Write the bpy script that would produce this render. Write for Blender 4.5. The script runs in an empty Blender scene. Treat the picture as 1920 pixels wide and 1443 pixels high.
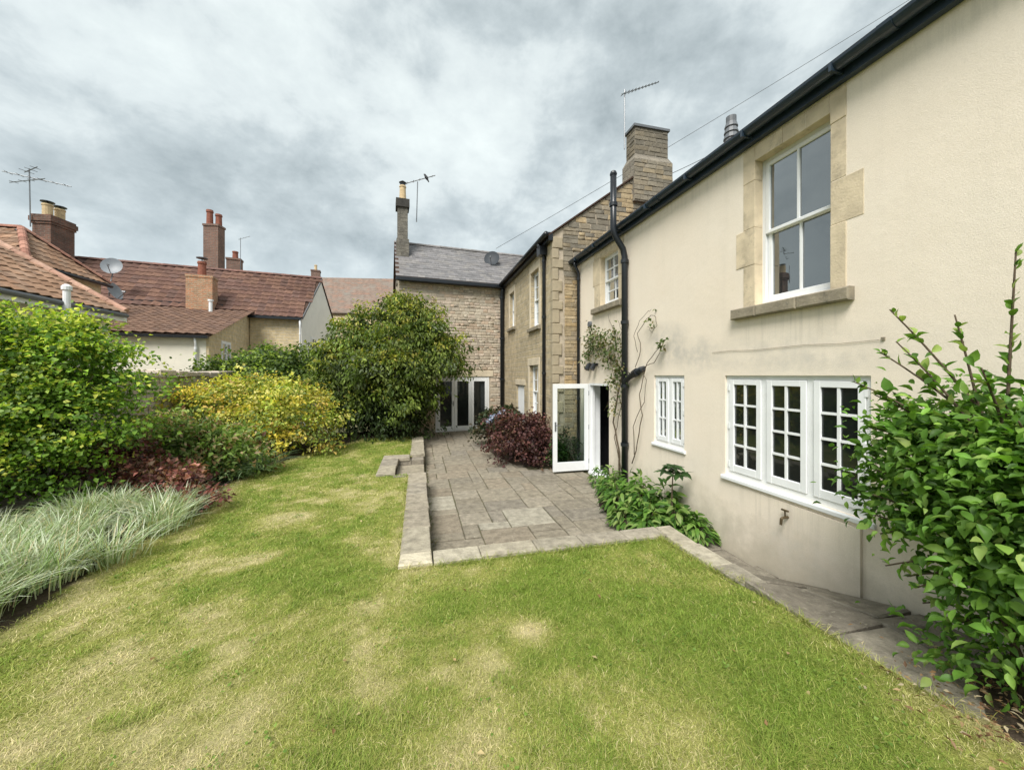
import bpy, math, random
import numpy as np
from mathutils import Vector, Matrix
random.seed(7)
RNG = np.random.default_rng(11)
R = math.radians

# ------------------------------------------------------------------ camera, sky, sun, exposure
SC = bpy.context.scene
COL = SC.collection
F, YAW, EYE = 700.0, R(14.0), 2.15          # focal length in photo pixels (1920 wide), heading, eye height above patio
SY, CY = math.sin(YAW), math.cos(YAW)
cam = bpy.data.cameras.new('camera')
cam.sensor_width = 36.0
cam.lens = F / 1920 * 36
cam.shift_y = -18.5 / 1920
cam.clip_start, cam.clip_end = 0.05, 2000
camo = bpy.data.objects.new('camera', cam)
COL.objects.link(camo)
camo.location = (0, 0, EYE)
camo.rotation_euler = (R(90), 0, -YAW)
SC.camera = camo

SUN_EL, SUN_AZ = R(52), R(215)               # azimuth clockwise from +Y
wd = bpy.data.worlds.new('World')
SC.world = wd
wd.use_nodes = True
wn, wl_ = wd.node_tree.nodes, wd.node_tree.links
wn.clear()


def NN(nodes, t, **kw):
    n = nodes.new(t)
    for k, v in kw.items():
        setattr(n, k, v)
    return n


def build_world():
    L = wl_.new
    tc = NN(wn, 'ShaderNodeTexCoord')
    sep = NN(wn, 'ShaderNodeSeparateXYZ')
    L(tc.outputs['Generated'], sep.inputs[0])
    zz = NN(wn, 'ShaderNodeMath', operation='MAXIMUM')
    L(sep.outputs['Z'], zz.inputs[0]); zz.inputs[1].default_value = 0.0
    cb = NN(wn, 'ShaderNodeMapping')
    cb.inputs['Location'].default_value = (2.3, 5.1, 0.7)
    cb.inputs['Scale'].default_value = (1.0, 1.0, 1.45)
    L(tc.outputs['Generated'], cb.inputs[0])
    n1 = NN(wn, 'ShaderNodeTexNoise')
    n1.inputs['Scale'].default_value = 2.9
    n1.inputs['Detail'].default_value = 9
    n1.inputs['Roughness'].default_value = 0.56
    n1.inputs['Distortion'].default_value = 0.1
    L(cb.outputs[0], n1.inputs['Vector'])
    n2 = NN(wn, 'ShaderNodeTexNoise')
    n2.inputs['Scale'].default_value = 8.5
    n2.inputs['Detail'].default_value = 7
    n2.inputs['Roughness'].default_value = 0.62
    n2.inputs['Distortion'].default_value = 0.2
    L(cb.outputs[0], n2.inputs['Vector'])
    mx = NN(wn, 'ShaderNodeMix', data_type='FLOAT')
    mx.inputs[0].default_value = 0.3
    L(n1.outputs['Fac'], mx.inputs[2]); L(n2.outputs['Fac'], mx.inputs[3])
    rp = NN(wn, 'ShaderNodeValToRGB')
    els = rp.color_ramp.elements
    els[0].position, els[0].color = 0.33, (0.112, 0.131, 0.135, 1)
    els[1].position, els[1].color = 0.665, (0.282, 0.306, 0.300, 1)
    e = els.new(0.455); e.color = (0.178, 0.200, 0.204, 1)
    e = els.new(0.53); e.color = (0.234, 0.256, 0.256, 1)
    L(mx.outputs[0], rp.inputs[0])
    # towards the horizon the cloud thins into an even pale blue-grey
    hz = NN(wn, 'ShaderNodeMapRange')
    hz.inputs['From Min'].default_value = 0.0
    hz.inputs['From Max'].default_value = 0.34
    hz.inputs['To Min'].default_value = 0.7
    hz.inputs['To Max'].default_value = 0.0
    L(zz.outputs[0], hz.inputs[0])
    m2 = NN(wn, 'ShaderNodeMix', data_type='RGBA')
    L(hz.outputs[0], m2.inputs[0])
    L(rp.outputs[0], m2.inputs[6])
    m2.inputs[7].default_value = (0.190, 0.220, 0.230, 1)
    bg = NN(wn, 'ShaderNodeBackground')
    bg.inputs['Strength'].default_value = 1.0
    L(m2.outputs[2], bg.inputs['Color'])
    sky = NN(wn, 'ShaderNodeTexSky', sky_type='NISHITA')
    sky.sun_disc = False
    sky.sun_elevation = SUN_EL
    sky.sun_rotation = SUN_AZ
    bs = NN(wn, 'ShaderNodeBackground')
    bs.inputs['Strength'].default_value = 0.05
    L(sky.outputs[0], bs.inputs['Color'])
    ms = NN(wn, 'ShaderNodeMixShader')
    ms.inputs[0].default_value = 0.91
    L(bs.outputs[0], ms.inputs[1]); L(bg.outputs[0], ms.inputs[2])
    out = NN(wn, 'ShaderNodeOutputWorld')
    L(ms.outputs[0], out.inputs['Surface'])


build_world()
sl = bpy.data.lights.new('sun', 'SUN')
sl.energy = 1.5
sl.angle = R(28)
sl.color = (1.0, 0.965, 0.91)
so = bpy.data.objects.new('sun', sl)
COL.objects.link(so)
sdir = Vector((math.sin(SUN_AZ) * math.cos(SUN_EL), math.cos(SUN_AZ) * math.cos(SUN_EL), math.sin(SUN_EL)))
so.rotation_euler = sdir.to_track_quat('Z', 'Y').to_euler()
so.location = (0, 0, 30)
vs = SC.view_settings
vs.view_transform = 'Standard'
vs.look = 'None'
vs.gamma = 1
vs.use_curve_mapping = False
vs.exposure = 1.82
SC.render.engine = 'CYCLES'
SC.cycles.max_bounces = 6
SC.cycles.transparent_max_bounces = 12
SC.cycles.use_denoising = True


# ------------------------------------------------------------------ survey helpers: photo pixel -> place
def ray(u, v):
    x = (u - 960) / F
    return np.array((SY + x * CY, CY - x * SY, -(v - 703) / F))


def at_d(u, v, d):
    return ray(u, v) * d + np.array((0, 0, EYE))


def at_x(u, v, x):
    r = ray(u, v)
    return r * (x / r[0]) + np.array((0, 0, EYE))


def at_y(u, v, y):
    r = ray(u, v)
    return r * (y / r[1]) + np.array((0, 0, EYE))


def at_z(u, v, z):
    r = ray(u, v)
    return r * ((z - EYE) / r[2]) + np.array((0, 0, EYE))


def depth(p):
    return p[0] * SY + p[1] * CY


def in_view(p, m=0.05):
    f = depth(p)
    if f < 0.2:
        return False
    u = 960 + F * (p[0] * CY - p[1] * SY) / f
    v = 703 - F * (p[2] - EYE) / f
    return -1920 * m < u < 1920 * (1 + m) and -1443 * m < v < 1443 * (1 + m)


# ------------------------------------------------------------------ materials
MATS = {}


def new_mat(name):
    m = bpy.data.materials.new(name)
    m.use_nodes = True
    m.node_tree.nodes.clear()
    MATS[name] = m
    return m, m.node_tree.nodes, m.node_tree.links.new


def noise(nd, L, vec, scale, detail=5, rough=0.6, dist=0.0):
    n = NN(nd, 'ShaderNodeTexNoise')
    n.inputs['Scale'].default_value = scale
    n.inputs['Detail'].default_value = detail
    n.inputs['Roughness'].default_value = rough
    n.inputs['Distortion'].default_value = dist
    if vec is not None:
        L(vec, n.inputs['Vector'])
    return n.outputs['Fac']


def maprange(nd, L, val, a, b, c, d):
    m = NN(nd, 'ShaderNodeMapRange')
    m.inputs['From Min'].default_value = a
    m.inputs['From Max'].default_value = b
    m.inputs['To Min'].default_value = c
    m.inputs['To Max'].default_value = d
    L(val, m.inputs[0])
    return m.outputs[0]


def mathn(nd, L, op, a, b):
    m = NN(nd, 'ShaderNodeMath', operation=op)
    for i, x in enumerate((a, b)):
        if isinstance(x, (int, float)):
            m.inputs[i].default_value = x
        else:
            L(x, m.inputs[i])
    return m.outputs[0]


def mixc(nd, L, fac, a, b, mode='MIX'):
    m = NN(nd, 'ShaderNodeMix', data_type='RGBA', blend_type=mode)
    if isinstance(fac, (int, float)):
        m.inputs[0].default_value = fac
    else:
        L(fac, m.inputs[0])
    for i, x in ((6, a), (7, b)):
        if isinstance(x, tuple):
            m.inputs[i].default_value = (*x[:3], 1)
        else:
            L(x, m.inputs[i])
    return m.outputs[2]


def bumpn(nd, L, h, strength, dist=0.02):
    b = NN(nd, 'ShaderNodeBump')
    b.inputs['Strength'].default_value = strength
    b.inputs['Distance'].default_value = dist
    L(h, b.inputs['Height'])
    return b.outputs[0]


def principled(nd, L, col, rough=0.8, spec=0.3, normal=None, metallic=0.0):
    p = NN(nd, 'ShaderNodeBsdfPrincipled')
    if isinstance(col, tuple):
        p.inputs['Base Color'].default_value = (*col[:3], 1)
    else:
        L(col, p.inputs['Base Color'])
    if isinstance(rough, (int, float)):
        p.inputs['Roughness'].default_value = rough
    else:
        L(rough, p.inputs['Roughness'])
    p.inputs['Specular IOR Level'].default_value = spec
    p.inputs['Metallic'].default_value = metallic
    if normal is not None:
        L(normal, p.inputs['Normal'])
    return p.outputs[0]


def output(nd, L, sh):
    o = NN(nd, 'ShaderNodeOutputMaterial')
    L(sh, o.inputs['Surface'])


def pos(nd):
    return NN(nd, 'ShaderNodeNewGeometry').outputs['Position']


def simple(name, col, rough=0.7, spec=0.3, var=0.15, nscale=6, bscale=60, bump=0.1, metallic=0.0, dirt=None):
    """one colour with fine variation, optional dirt colour in blotches"""
    m, nd, L = new_mat(name)
    p = pos(nd)
    n1 = noise(nd, L, p, nscale)
    k = maprange(nd, L, n1, 0.25, 0.75, 1 - var, 1 + var)
    c = NN(nd, 'ShaderNodeVectorMath', operation='SCALE')
    c.inputs[0].default_value = col
    L(k, c.inputs['Scale'])
    cc = c.outputs[0]
    if dirt:
        n3 = noise(nd, L, p, dirt[1], 8, 0.7)
        cc = mixc(nd, L, maprange(nd, L, n3, dirt[2], dirt[2] + 0.15, 0, dirt[3]), cc, dirt[0])
    nb = noise(nd, L, p, bscale, 4)
    output(nd, L, principled(nd, L, cc, rough, spec, bumpn(nd, L, nb, bump, 0.01), metallic))
    return m


def tint(name, rough=0.85, spec=0.25, var=0.22, nscale=9, bscale=45, bump=0.35, bdist=0.012, transl=0.0, speck=None):
    """colour = vertex colour 'Col' x object colour, so that copies of a piece can differ"""
    m, nd, L = new_mat(name)
    a = NN(nd, 'ShaderNodeAttribute', attribute_name='Col')
    oi = NN(nd, 'ShaderNodeObjectInfo')
    c = mixc(nd, L, 1.0, a.outputs['Color'], oi.outputs['Color'], 'MULTIPLY')
    p = pos(nd)
    k = maprange(nd, L, noise(nd, L, p, nscale, 6, 0.65), 0.25, 0.75, 1 - var, 1 + var)
    s = NN(nd, 'ShaderNodeVectorMath', operation='SCALE')
    L(c, s.inputs[0]); L(k, s.inputs['Scale'])
    cc = s.outputs[0]
    if speck:
        n3 = noise(nd, L, p, speck[1], 7, 0.7)
        cc = mixc(nd, L, maprange(nd, L, n3, speck[2], speck[2] + 0.1, 0, speck[3]), cc, speck[0])
    nrm = None
    if bump:
        nrm = bumpn(nd, L, noise(nd, L, p, bscale, 6, 0.65), bump, bdist)
    sh = principled(nd, L, cc, rough, spec, nrm)
    if transl:
        t = NN(nd, 'ShaderNodeBsdfTranslucent')
        g = mixc(nd, L, 1.0, cc, (1.1, 1.25, 0.6), 'MULTIPLY')
        L(g, t.inputs['Color'])
        mx = NN(nd, 'ShaderNodeMixShader')
        mx.inputs[0].default_value = transl
        L(sh, mx.inputs[1]); L(t.outputs[0], mx.inputs[2])
        sh = mx.outputs[0]
    output(nd, L, sh)
    return m


def render_mat():
    """cream roughcast with weather streaks, grey lichen blotches and damp foot"""
    m, nd, L = new_mat('cream_render')
    p = pos(nd)
    big = noise(nd, L, p, 0.7, 4, 0.6)
    c = mixc(nd, L, maprange(nd, L, big, 0.3, 0.7, 0, 1), (0.815, 0.720, 0.595), (0.840, 0.760, 0.648))
    fine = noise(nd, L, p, 120, 3, 0.7)
    c = mixc(nd, L, maprange(nd, L, fine, 0.35, 0.65, 0.0, 0.22), c, (0.54, 0.47, 0.37))
    sep = NN(nd, 'ShaderNodeSeparateXYZ')
    L(p, sep.inputs[0])
    # vertical rain streaks
    mp = NN(nd, 'ShaderNodeMapping')
    mp.inputs['Scale'].default_value = (3, 3, 0.22)
    L(p, mp.inputs[0])
    st = noise(nd, L, mp.outputs[0], 2.2, 6, 0.6)
    c = mixc(nd, L, maprange(nd, L, st, 0.5, 0.75, 0, 0.12), c, (0.55, 0.50, 0.41))
    # grey algae patch left of the casements, a shape of its own
    def blob(y, z, ry, rz):
        a = mathn(nd, L, 'DIVIDE', mathn(nd, L, 'SUBTRACT', sep.outputs['Y'], y), ry)
        b = mathn(nd, L, 'DIVIDE', mathn(nd, L, 'SUBTRACT', sep.outputs['Z'], z), rz)
        q = mathn(nd, L, 'ADD', mathn(nd, L, 'MULTIPLY', a, a), mathn(nd, L, 'MULTIPLY', b, b))
        return maprange(nd, L, q, 0.0, 1.0, 1.0, 0.0)
    al = noise(nd, L, p, 4.5, 7, 0.7)
    for (y, z, ry, rz, k) in ((5.0, 2.6, 0.6, 0.4, 0.6), (4.35, 2.42, 0.5, 0.3, 0.55), (3.0, 2.42, 1.4, 0.22, 0.3), (3.0, 2.25, 1.2, 0.12, 0.3), (2.9, 0.35, 0.6, 0.5, 0.3)):
        f = mathn(nd, L, 'MULTIPLY', blob(y, z, ry, rz), maprange(nd, L, al, 0.38, 0.62, 0.15, 1.0))
        c = mixc(nd, L, mathn(nd, L, 'MULTIPLY', f, k), c, (0.36, 0.36, 0.34))
    # runs below the sills and the gutter
    mp2 = NN(nd, 'ShaderNodeMapping'); mp2.inputs['Scale'].default_value = (9, 9, 0.35)
    L(p, mp2.inputs[0])
    run = maprange(nd, L, noise(nd, L, mp2.outputs[0], 2.0, 6, 0.65), 0.48, 0.66, 0, 1)
    for (y, z, ry, rz, k) in ((3.05, 2.68, .72, .35, .30), (3.1, .75, .85, .35, .22), (4.9, .9, .4, .3, .2), (6.8, 3.3, .6, .4, .3), (1.0, 4.66, 5.5, .2, .2), (6.0, 4.66, 2.3, .2, .2)):
        f = mathn(nd, L, 'MULTIPLY', blob(y, z, ry, rz), run)
        c = mixc(nd, L, mathn(nd, L, 'MULTIPLY', f, k), c, (0.33, 0.30, 0.24))
    gf = mathn(nd, L, 'ADD', sep.outputs['Z'], maprange(nd, L, noise(nd, L, p, 3.0, 6, .7), 0.3, 0.7, -0.25, 0.25))
    c = mixc(nd, L, maprange(nd, L, gf, 0.0, 0.5, 0.35, 0.0), c, (0.26, 0.27, 0.18))
    # splash-dirt at the foot
    ft = mathn(nd, L, 'ADD', sep.outputs['Z'], maprange(nd, L, al, 0.3, 0.7, -0.3, 0.3))
    c = mixc(nd, L, maprange(nd, L, ft, 0.05, 0.65, 0.45, 0.0), c, (0.40, 0.35, 0.27))
    b1 = bumpn(nd, L, noise(nd, L, p, 110, 5, 0.75), 0.5, 0.005)
    b2 = NN(nd, 'ShaderNodeBump')
    b2.inputs['Strength'].default_value = 0.18
    b2.inputs['Distance'].default_value = 0.05
    L(noise(nd, L, p, 1.6, 4), b2.inputs['Height'])
    L(b1, b2.inputs['Normal'])
    output(nd, L, principled(nd, L, c, 0.92, 0.15, b2.outputs[0]))


def glass_mat(name, refl, tintc, see=None):
    m, nd, L = new_mat(name)
    g = NN(nd, 'ShaderNodeBsdfGlossy')
    g.inputs['Roughness'].default_value = 0.015
    g.inputs['Color'].default_value = (0.92, 0.96, 0.97, 1)
    wob = bumpn(nd, L, noise(nd, L, pos(nd), 2.3, 2), 0.05, 0.02)
    L(wob, g.inputs['Normal'])
    if see:
        b = NN(nd, 'ShaderNodeBsdfTransparent')
        b.inputs['Color'].default_value = (*see, 1)
        base = b.outputs[0]
    else:
        base = principled(nd, L, tintc, 0.3, 0.2)
    lw = NN(nd, 'ShaderNodeLayerWeight')
    lw.inputs['Blend'].default_value = 0.25
    f = maprange(nd, L, lw.outputs['Fresnel'], 0.0, 1.0, refl[0], refl[1])
    mx = NN(nd, 'ShaderNodeMixShader')
    L(f, mx.inputs[0]); L(base, mx.inputs[1]); L(g.outputs[0], mx.inputs[2])
    output(nd, L, mx.outputs[0])


def brick_mat(name, c1, c2, mortar, scale, bw=0.5, rh=0.25, msize=0.03, off=0.5, rot=None, bump=0.5, var=0.3, dirt=None):
    m, nd, L = new_mat(name)
    p = pos(nd)
    # use (x+y, z) so that courses lie level on any upright face
    sep = NN(nd, 'ShaderNodeSeparateXYZ'); L(p, sep.inputs[0])
    cb = NN(nd, 'ShaderNodeCombineXYZ')
    L(mathn(nd, L, 'ADD', sep.outputs['X'], sep.outputs['Y']), cb.inputs[0])
    nz = noise(nd, L, p, 3.0, 3)
    L(mathn(nd, L, 'ADD', sep.outputs['Z'], maprange(nd, L, nz, 0.3, 0.7, -0.02, 0.02)), cb.inputs[1])
    b = NN(nd, 'ShaderNodeTexBrick')
    b.offset = off
    b.inputs['Color1'].default_value = (*c1, 1)
    b.inputs['Color2'].default_value = (*c2, 1)
    b.inputs['Mortar'].default_value = (*mortar, 1)
    b.inputs['Scale'].default_value = scale
    b.inputs['Mortar Size'].default_value = msize
    b.inputs['Brick Width'].default_value = bw
    b.inputs['Row Height'].default_value = rh
    b.inputs['Mortar Smooth'].default_value = 0.3
    L(cb.outputs[0], b.inputs['Vector'])
    k = maprange(nd, L, noise(nd, L, p, 5, 7, 0.7), 0.25, 0.75, 1 - var, 1 + var)
    s = NN(nd, 'ShaderNodeVectorMath', operation='SCALE')
    L(b.outputs['Color'], s.inputs[0]); L(k, s.inputs['Scale'])
    cc = s.outputs[0]
    if dirt:
        cc = mixc(nd, L, maprange(nd, L, noise(nd, L, p, dirt[1], 8, 0.7), dirt[2], dirt[2] + 0.2, 0, dirt[3]), cc, dirt[0])
    h = mathn(nd, L, 'SUBTRACT', noise(nd, L, p, 30, 5), b.outputs['Fac'])
    output(nd, L, principled(nd, L, cc, 0.9, 0.2, bumpn(nd, L, h, bump, 0.03)))


render_mat()
simple('white_paint', (0.77, 0.785, 0.79), 0.4, 0.35, 0.05, 4, 60, 0.06, dirt=((0.50, 0.48, 0.43), 11, 0.60, 0.4))
simple('sooty_stone', (0.055, 0.053, 0.048), 0.9, 0.15, 0.3, 8, 40, 0.5)
simple('black_gutter', (0.011, 0.014, 0.018), 0.33, 0.5, 0.3, 5, 40, 0.05, dirt=((0.04, 0.043, 0.042), 6, 0.60, 0.4))
simple('gutter_sky_tint', (0.020, 0.034, 0.052), 0.32, 0.5, 0.25, 5, 40, 0.05, dirt=((0.05, 0.056, 0.06), 6, 0.60, 0.4))  # black gutter and fascia, with the sky's blue reflection put into the colour
simple('lead', (0.13, 0.14, 0.15), 0.5, 0.4, 0.2, 4, 30, 0.1)
simple('metal', (0.22, 0.23, 0.24), 0.4, 0.5, 0.15, 8, 30, 0.05, metallic=0.6)
simple('dish_grey', (0.20, 0.22, 0.24), 0.45, 0.4, 0.1)
simple('dish_dark', (0.035, 0.042, 0.05), 0.6, 0.3, 0.1)
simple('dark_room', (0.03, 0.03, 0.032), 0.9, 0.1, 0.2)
simple('mortar', (0.42, 0.36, 0.28), 0.95, 0.1, 0.25, 8, 60, 0.4)
simple('mortar_dark', (0.36, 0.31, 0.26), 0.95, 0.1, 0.25, 8, 60, 0.4)
simple('dressed_stone', (0.60, 0.505, 0.36), 0.9, 0.2, 0.22, 5, 50, 0.35, dirt=((0.27, 0.23, 0.165), 4.0, 0.54, 0.75))
simple('quoin_stone', (0.36, 0.305, 0.215), 0.9, 0.2, 0.25, 5, 50, 0.4, dirt=((0.2, 0.18, 0.135), 5, 0.55, 0.6))
simple('pale_stone', (0.60, 0.52, 0.39), 0.9, 0.2, 0.2, 5, 50, 0.3, dirt=((0.25, 0.22, 0.17), 5, 0.6, 0.5))
simple('sill_stone', (0.27, 0.235, 0.175), 0.9, 0.2, 0.3, 7, 40, 0.5, dirt=((0.10, 0.10, 0.085), 9, 0.52, 0.7))
simple('cream_plaster', (0.78, 0.74, 0.63), 0.9, 0.2, 0.08, 2, 40, 0.15, dirt=((0.45, 0.41, 0.33), 3, 0.58, 0.5))
simple('white_wall', (0.82, 0.80, 0.75), 0.9, 0.2, 0.06, 2, 40, 0.15, dirt=((0.55, 0.52, 0.46), 3, 0.6, 0.4))
simple('clay_pot', (0.24, 0.095, 0.065), 0.85, 0.2, 0.25, 10, 50, 0.2)
simple('buff_pot', (0.55, 0.42, 0.25), 0.85, 0.2, 0.2, 10, 50, 0.2, dirt=((0.15, 0.13, 0.1), 8, 0.58, 0.6))
simple('soil', (0.055, 0.042, 0.030), 0.95, 0.1, 0.4, 20, 60, 1.0)
simple('bark', (0.10, 0.075, 0.05), 0.9, 0.2, 0.3, 20, 60, 0.8)
simple('joint_moss', (0.13, 0.12, 0.075), 0.95, 0.1, 0.4, 14, 60, 0.6, dirt=((0.07, 0.085, 0.03), 6, 0.5, 0.6))
simple('under_tile', (0.07, 0.045, 0.035), 0.9, 0.1, 0.2)
simple('brass', (0.12, 0.09, 0.05), 0.5, 0.5, 0.2, 20, 60, 0.1, metallic=0.5)
simple('feathers', (0.012, 0.012, 0.014), 0.6, 0.3, 0.2)
simple('ground_earth', (0.10, 0.10, 0.055), 0.95, 0.1, 0.4, 1.5, 20, 0.5)
glass_mat('window_glass', (0.03, 0.55), (0.007, 0.010, 0.010))
glass_mat('sash_glass', (0.20, 0.75), (0.010, 0.014, 0.016))
glass_mat('clear_glass', (0.02, 0.6), None, see=(0.80, 0.86, 0.84))
tint('rubble', 0.92, 0.15, 0.30, 13, 38, 0.7, 0.015, speck=((0.17, 0.15, 0.11), 7, 0.60, 0.45))
tint('roof_tile', 0.88, 0.2, 0.35, 9, 50, 0.4, 0.01, speck=((0.10, 0.10, 0.06), 5, 0.60, 0.55))
tint('slate', 0.6, 0.35, 0.25, 9, 40, 0.3, 0.008, speck=((0.26, 0.25, 0.22), 8, 0.64, 0.5))
tint('paving', 0.95, 0.08, 0.42, 9, 34, 1.0, 0.02, speck=((0.46, 0.43, 0.34), 22, 0.59, 0.65))
tint('leaf', 0.5, 0.28, 0.12, 20, 60, 0.0, transl=0.38)
tint('petal', 0.6, 0.2, 0.1, 20, 60, 0.0, transl=0.2)
tint('grass_blade', 0.6, 0.25, 0.12, 6, 60, 0.0, transl=0.25)
tint('lawn_soil', 0.95, 0.1, 0.35, 40, 90, 0.8, 0.02)
brick_mat('red_brick', (0.22, 0.115, 0.082), (0.15, 0.085, 0.066), (0.18, 0.15, 0.125), 1.0, 0.23, 0.078, 0.011, dirt=((0.05, 0.045, 0.04), 2.5, 0.47, 0.85))
brick_mat('brown_brick', (0.24, 0.14, 0.105), (0.18, 0.108, 0.085), (0.20, 0.165, 0.14), 1.0, 0.23, 0.078, 0.011, dirt=((0.10, 0.07, 0.055), 2.5, 0.5, 0.6))
brick_mat('orange_brick', (0.48, 0.22, 0.12), (0.36, 0.23, 0.14), (0.40, 0.33, 0.24), 1.0, 0.23, 0.078, 0.012, dirt=((0.20, 0.12, 0.08), 3, 0.55, 0.7))
brick_mat('coursed_stone', (0.50, 0.41, 0.265), (0.42, 0.35, 0.235), (0.46, 0.40, 0.30), 1.0, 0.36, 0.15, 0.014, bump=0.7, dirt=((0.17, 0.155, 0.12), 3, 0.53, 0.6))
brick_mat('yellow_stone', (0.66, 0.53, 0.32), (0.57, 0.465, 0.29), (0.62, 0.54, 0.40), 1.0, 0.32, 0.13, 0.014, bump=0.6, dirt=((0.30, 0.24, 0.15), 4, 0.55, 0.6))
brick_mat('grey_stone', (0.30, 0.265, 0.21), (0.22, 0.20, 0.165), (0.25, 0.22, 0.18), 1.0, 0.30, 0.13, 0.014, bump=0.8, dirt=((0.13, 0.12, 0.10), 5, 0.5, 0.7))
brick_mat('dark_rubble', (0.20, 0.185, 0.155), (0.15, 0.14, 0.12), (0.17, 0.155, 0.13), 1.0, 0.30, 0.13, 0.014, bump=0.8, dirt=((0.08, 0.078, 0.07), 4, 0.5, 0.8))
brick_mat('far_tiles', (0.25, 0.155, 0.115), (0.205, 0.165, 0.135), (0.14, 0.12, 0.105), 1.0, 0.30, 0.16, 0.012, dirt=((0.22, 0.215, 0.19), 1.2, 0.5, 0.7))


# ------------------------------------------------------------------ mesh helpers
class Fr:
    """upright wall frame: P(a, z, o) = a metres along, z up, o outwards"""
    def __init__(s, o, ang, outward=None):
        s.o = np.array((o[0], o[1], 0.0))
        s.ax = np.array((math.cos(ang), math.sin(ang), 0))
        s.out = np.array((math.sin(ang), -math.cos(ang), 0)) if outward is None else np.array((*outward, 0.0))

    def P(s, a, z, o=0.0):
        p = s.o + s.ax * a + s.out * o
        return (p[0], p[1], z)


WORLD = Fr((0, 0), 0, (0, 1))               # a = X, o = Y


class MB:
    def __init__(s):
        s.v, s.f = [], []

    def add(s, pts, faces):
        n = len(s.v)
        s.v += [tuple(map(float, p)) for p in pts]
        s.f += [tuple(i + n for i in f) for f in faces]
        return s

    def box(s, fr, a0, a1, z0, z1, o0, o1, ch=0.0):
        if ch <= 0:
            pts = [fr.P(a, z, o) for o in (o0, o1) for z in (z0, z1) for a in (a0, a1)]
            return s.add(pts, [(0, 1, 3, 2), (4, 6, 7, 5), (0, 4, 5, 1), (2, 3, 7, 6), (0, 2, 6, 4), (1, 5, 7, 3)])
        # chamfered on the outward face
        pts = [fr.P(a, z, o0) for a, z in ((a0, z0), (a1, z0), (a1, z1), (a0, z1))]
        pts += [fr.P(a, z, o1 - ch) for a, z in ((a0, z0), (a1, z0), (a1, z1), (a0, z1))]
        pts += [fr.P(a, z, o1) for a, z in ((a0 + ch, z0 + ch), (a1 - ch, z0 + ch), (a1 - ch, z1 - ch), (a0 + ch, z1 - ch))]
        fc = [(3, 2, 1, 0), (8, 9, 10, 11)]
        for k in range(4):
            j = (k + 1) % 4
            fc += [(k, j, 4 + j, 4 + k), (4 + k, 4 + j, 8 + j, 8 + k)]
        return s.add(pts, fc)

    def xyz(s, x0, x1, y0, y1, z0, z1):
        return s.box(WORLD, x0, x1, z0, z1, y0, y1)

    def prism(s, poly, vec):
        n = len(poly)
        vec = np.array(vec)
        pts = [np.array(p) for p in poly] + [np.array(p) + vec for p in poly]
        fc = [tuple(range(n))[::-1], tuple(range(n, 2 * n))]
        fc += [(k, (k + 1) % n, n + (k + 1) % n, n + k) for k in range(n)]
        return s.add(pts, fc)

    def tube(s, pts, r, seg=8, caps=True):
        pts = [Vector(p) for p in pts]
        if not hasattr(r, '__len__'):
            r = [r] * len(pts)
        t0 = (pts[1] - pts[0]).normalized()
        ref = Vector((0, 0, 1)) if abs(t0.z) < 0.9 else Vector((1, 0, 0))
        u = t0.cross(ref).normalized()
        vs_, n = [], len(pts)
        for i, p in enumerate(pts):
            t = (pts[min(i + 1, n - 1)] - pts[max(i - 1, 0)]).normalized()
            u = (u - t * u.dot(t)).normalized()
            w = t.cross(u)
            for k in range(seg):
                a = 2 * math.pi * k / seg
                vs_.append(p + (u * math.cos(a) + w * math.sin(a)) * r[i])
        fc = []
        for i in range(n - 1):
            for k in range(seg):
                j = (k + 1) % seg
                fc.append((i * seg + k, i * seg + j, (i + 1) * seg + j, (i + 1) * seg + k))
        if caps:
            fc += [tuple(range(seg))[::-1], tuple((n - 1) * seg + k for k in range(seg))]
        return s.add(vs_, fc)

    def lathe(s, c, prof, seg=14):
        pts = []
        for r, z in prof:
            for k in range(seg):
                a = 2 * math.pi * k / seg
                pts.append((c[0] + r * math.cos(a), c[1] + r * math.sin(a), c[2] + z))
        fc = []
        for i in range(len(prof) - 1):
            for k in range(seg):
                j = (k + 1) % seg
                fc.append((i * seg + k, i * seg + j, (i + 1) * seg + j, (i + 1) * seg + k))
        fc += [tuple(range(seg))[::-1], tuple((len(prof) - 1) * seg + k for k in range(seg))]
        return s.add(pts, fc)


WLOC = {}                                    # world position of each object's origin


def link(o, parent=None, loc=(0, 0, 0)):
    """link with world location loc"""
    COL.objects.link(o)
    WLOC[o] = np.array(loc, float)
    base = WLOC[parent] if parent else np.zeros(3)
    if parent:
        o.parent = parent
    o.location = WLOC[o] - base
    return o


def tag(o, label=None, cat=None, group=None, kind=None):
    for k, v in (('label', label), ('category', cat), ('group', group), ('kind', kind)):
        if v:
            o[k] = v
    return o


def white_col(me):
    a = me.color_attributes.new('Col', 'FLOAT_COLOR', 'POINT')
    a.data.foreach_set('color', np.ones(len(me.vertices) * 4, np.float32))


def obj(name, mb, mat, parent=None, color=None, smooth=False, bevel=0):
    me = bpy.data.meshes.new(name)
    me.from_pydata(mb.v, [], mb.f)
    me.materials.append(MATS[mat])
    white_col(me)
    if smooth:
        me.polygons.foreach_set('use_smooth', [True] * len(me.polygons))
    o = bpy.data.objects.new(name, me)
    if color is not None:
        o.color = (*color[:3], 1)
    return link(o, parent)


def thing(name, loc, label, cat, group=None):
    o = bpy.data.objects.new(name, None)
    o.empty_display_size = 0.2
    link(o, None, loc)
    return tag(o, label, cat, group)


def struct(o):
    o['kind'] = 'structure'
    return o


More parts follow.
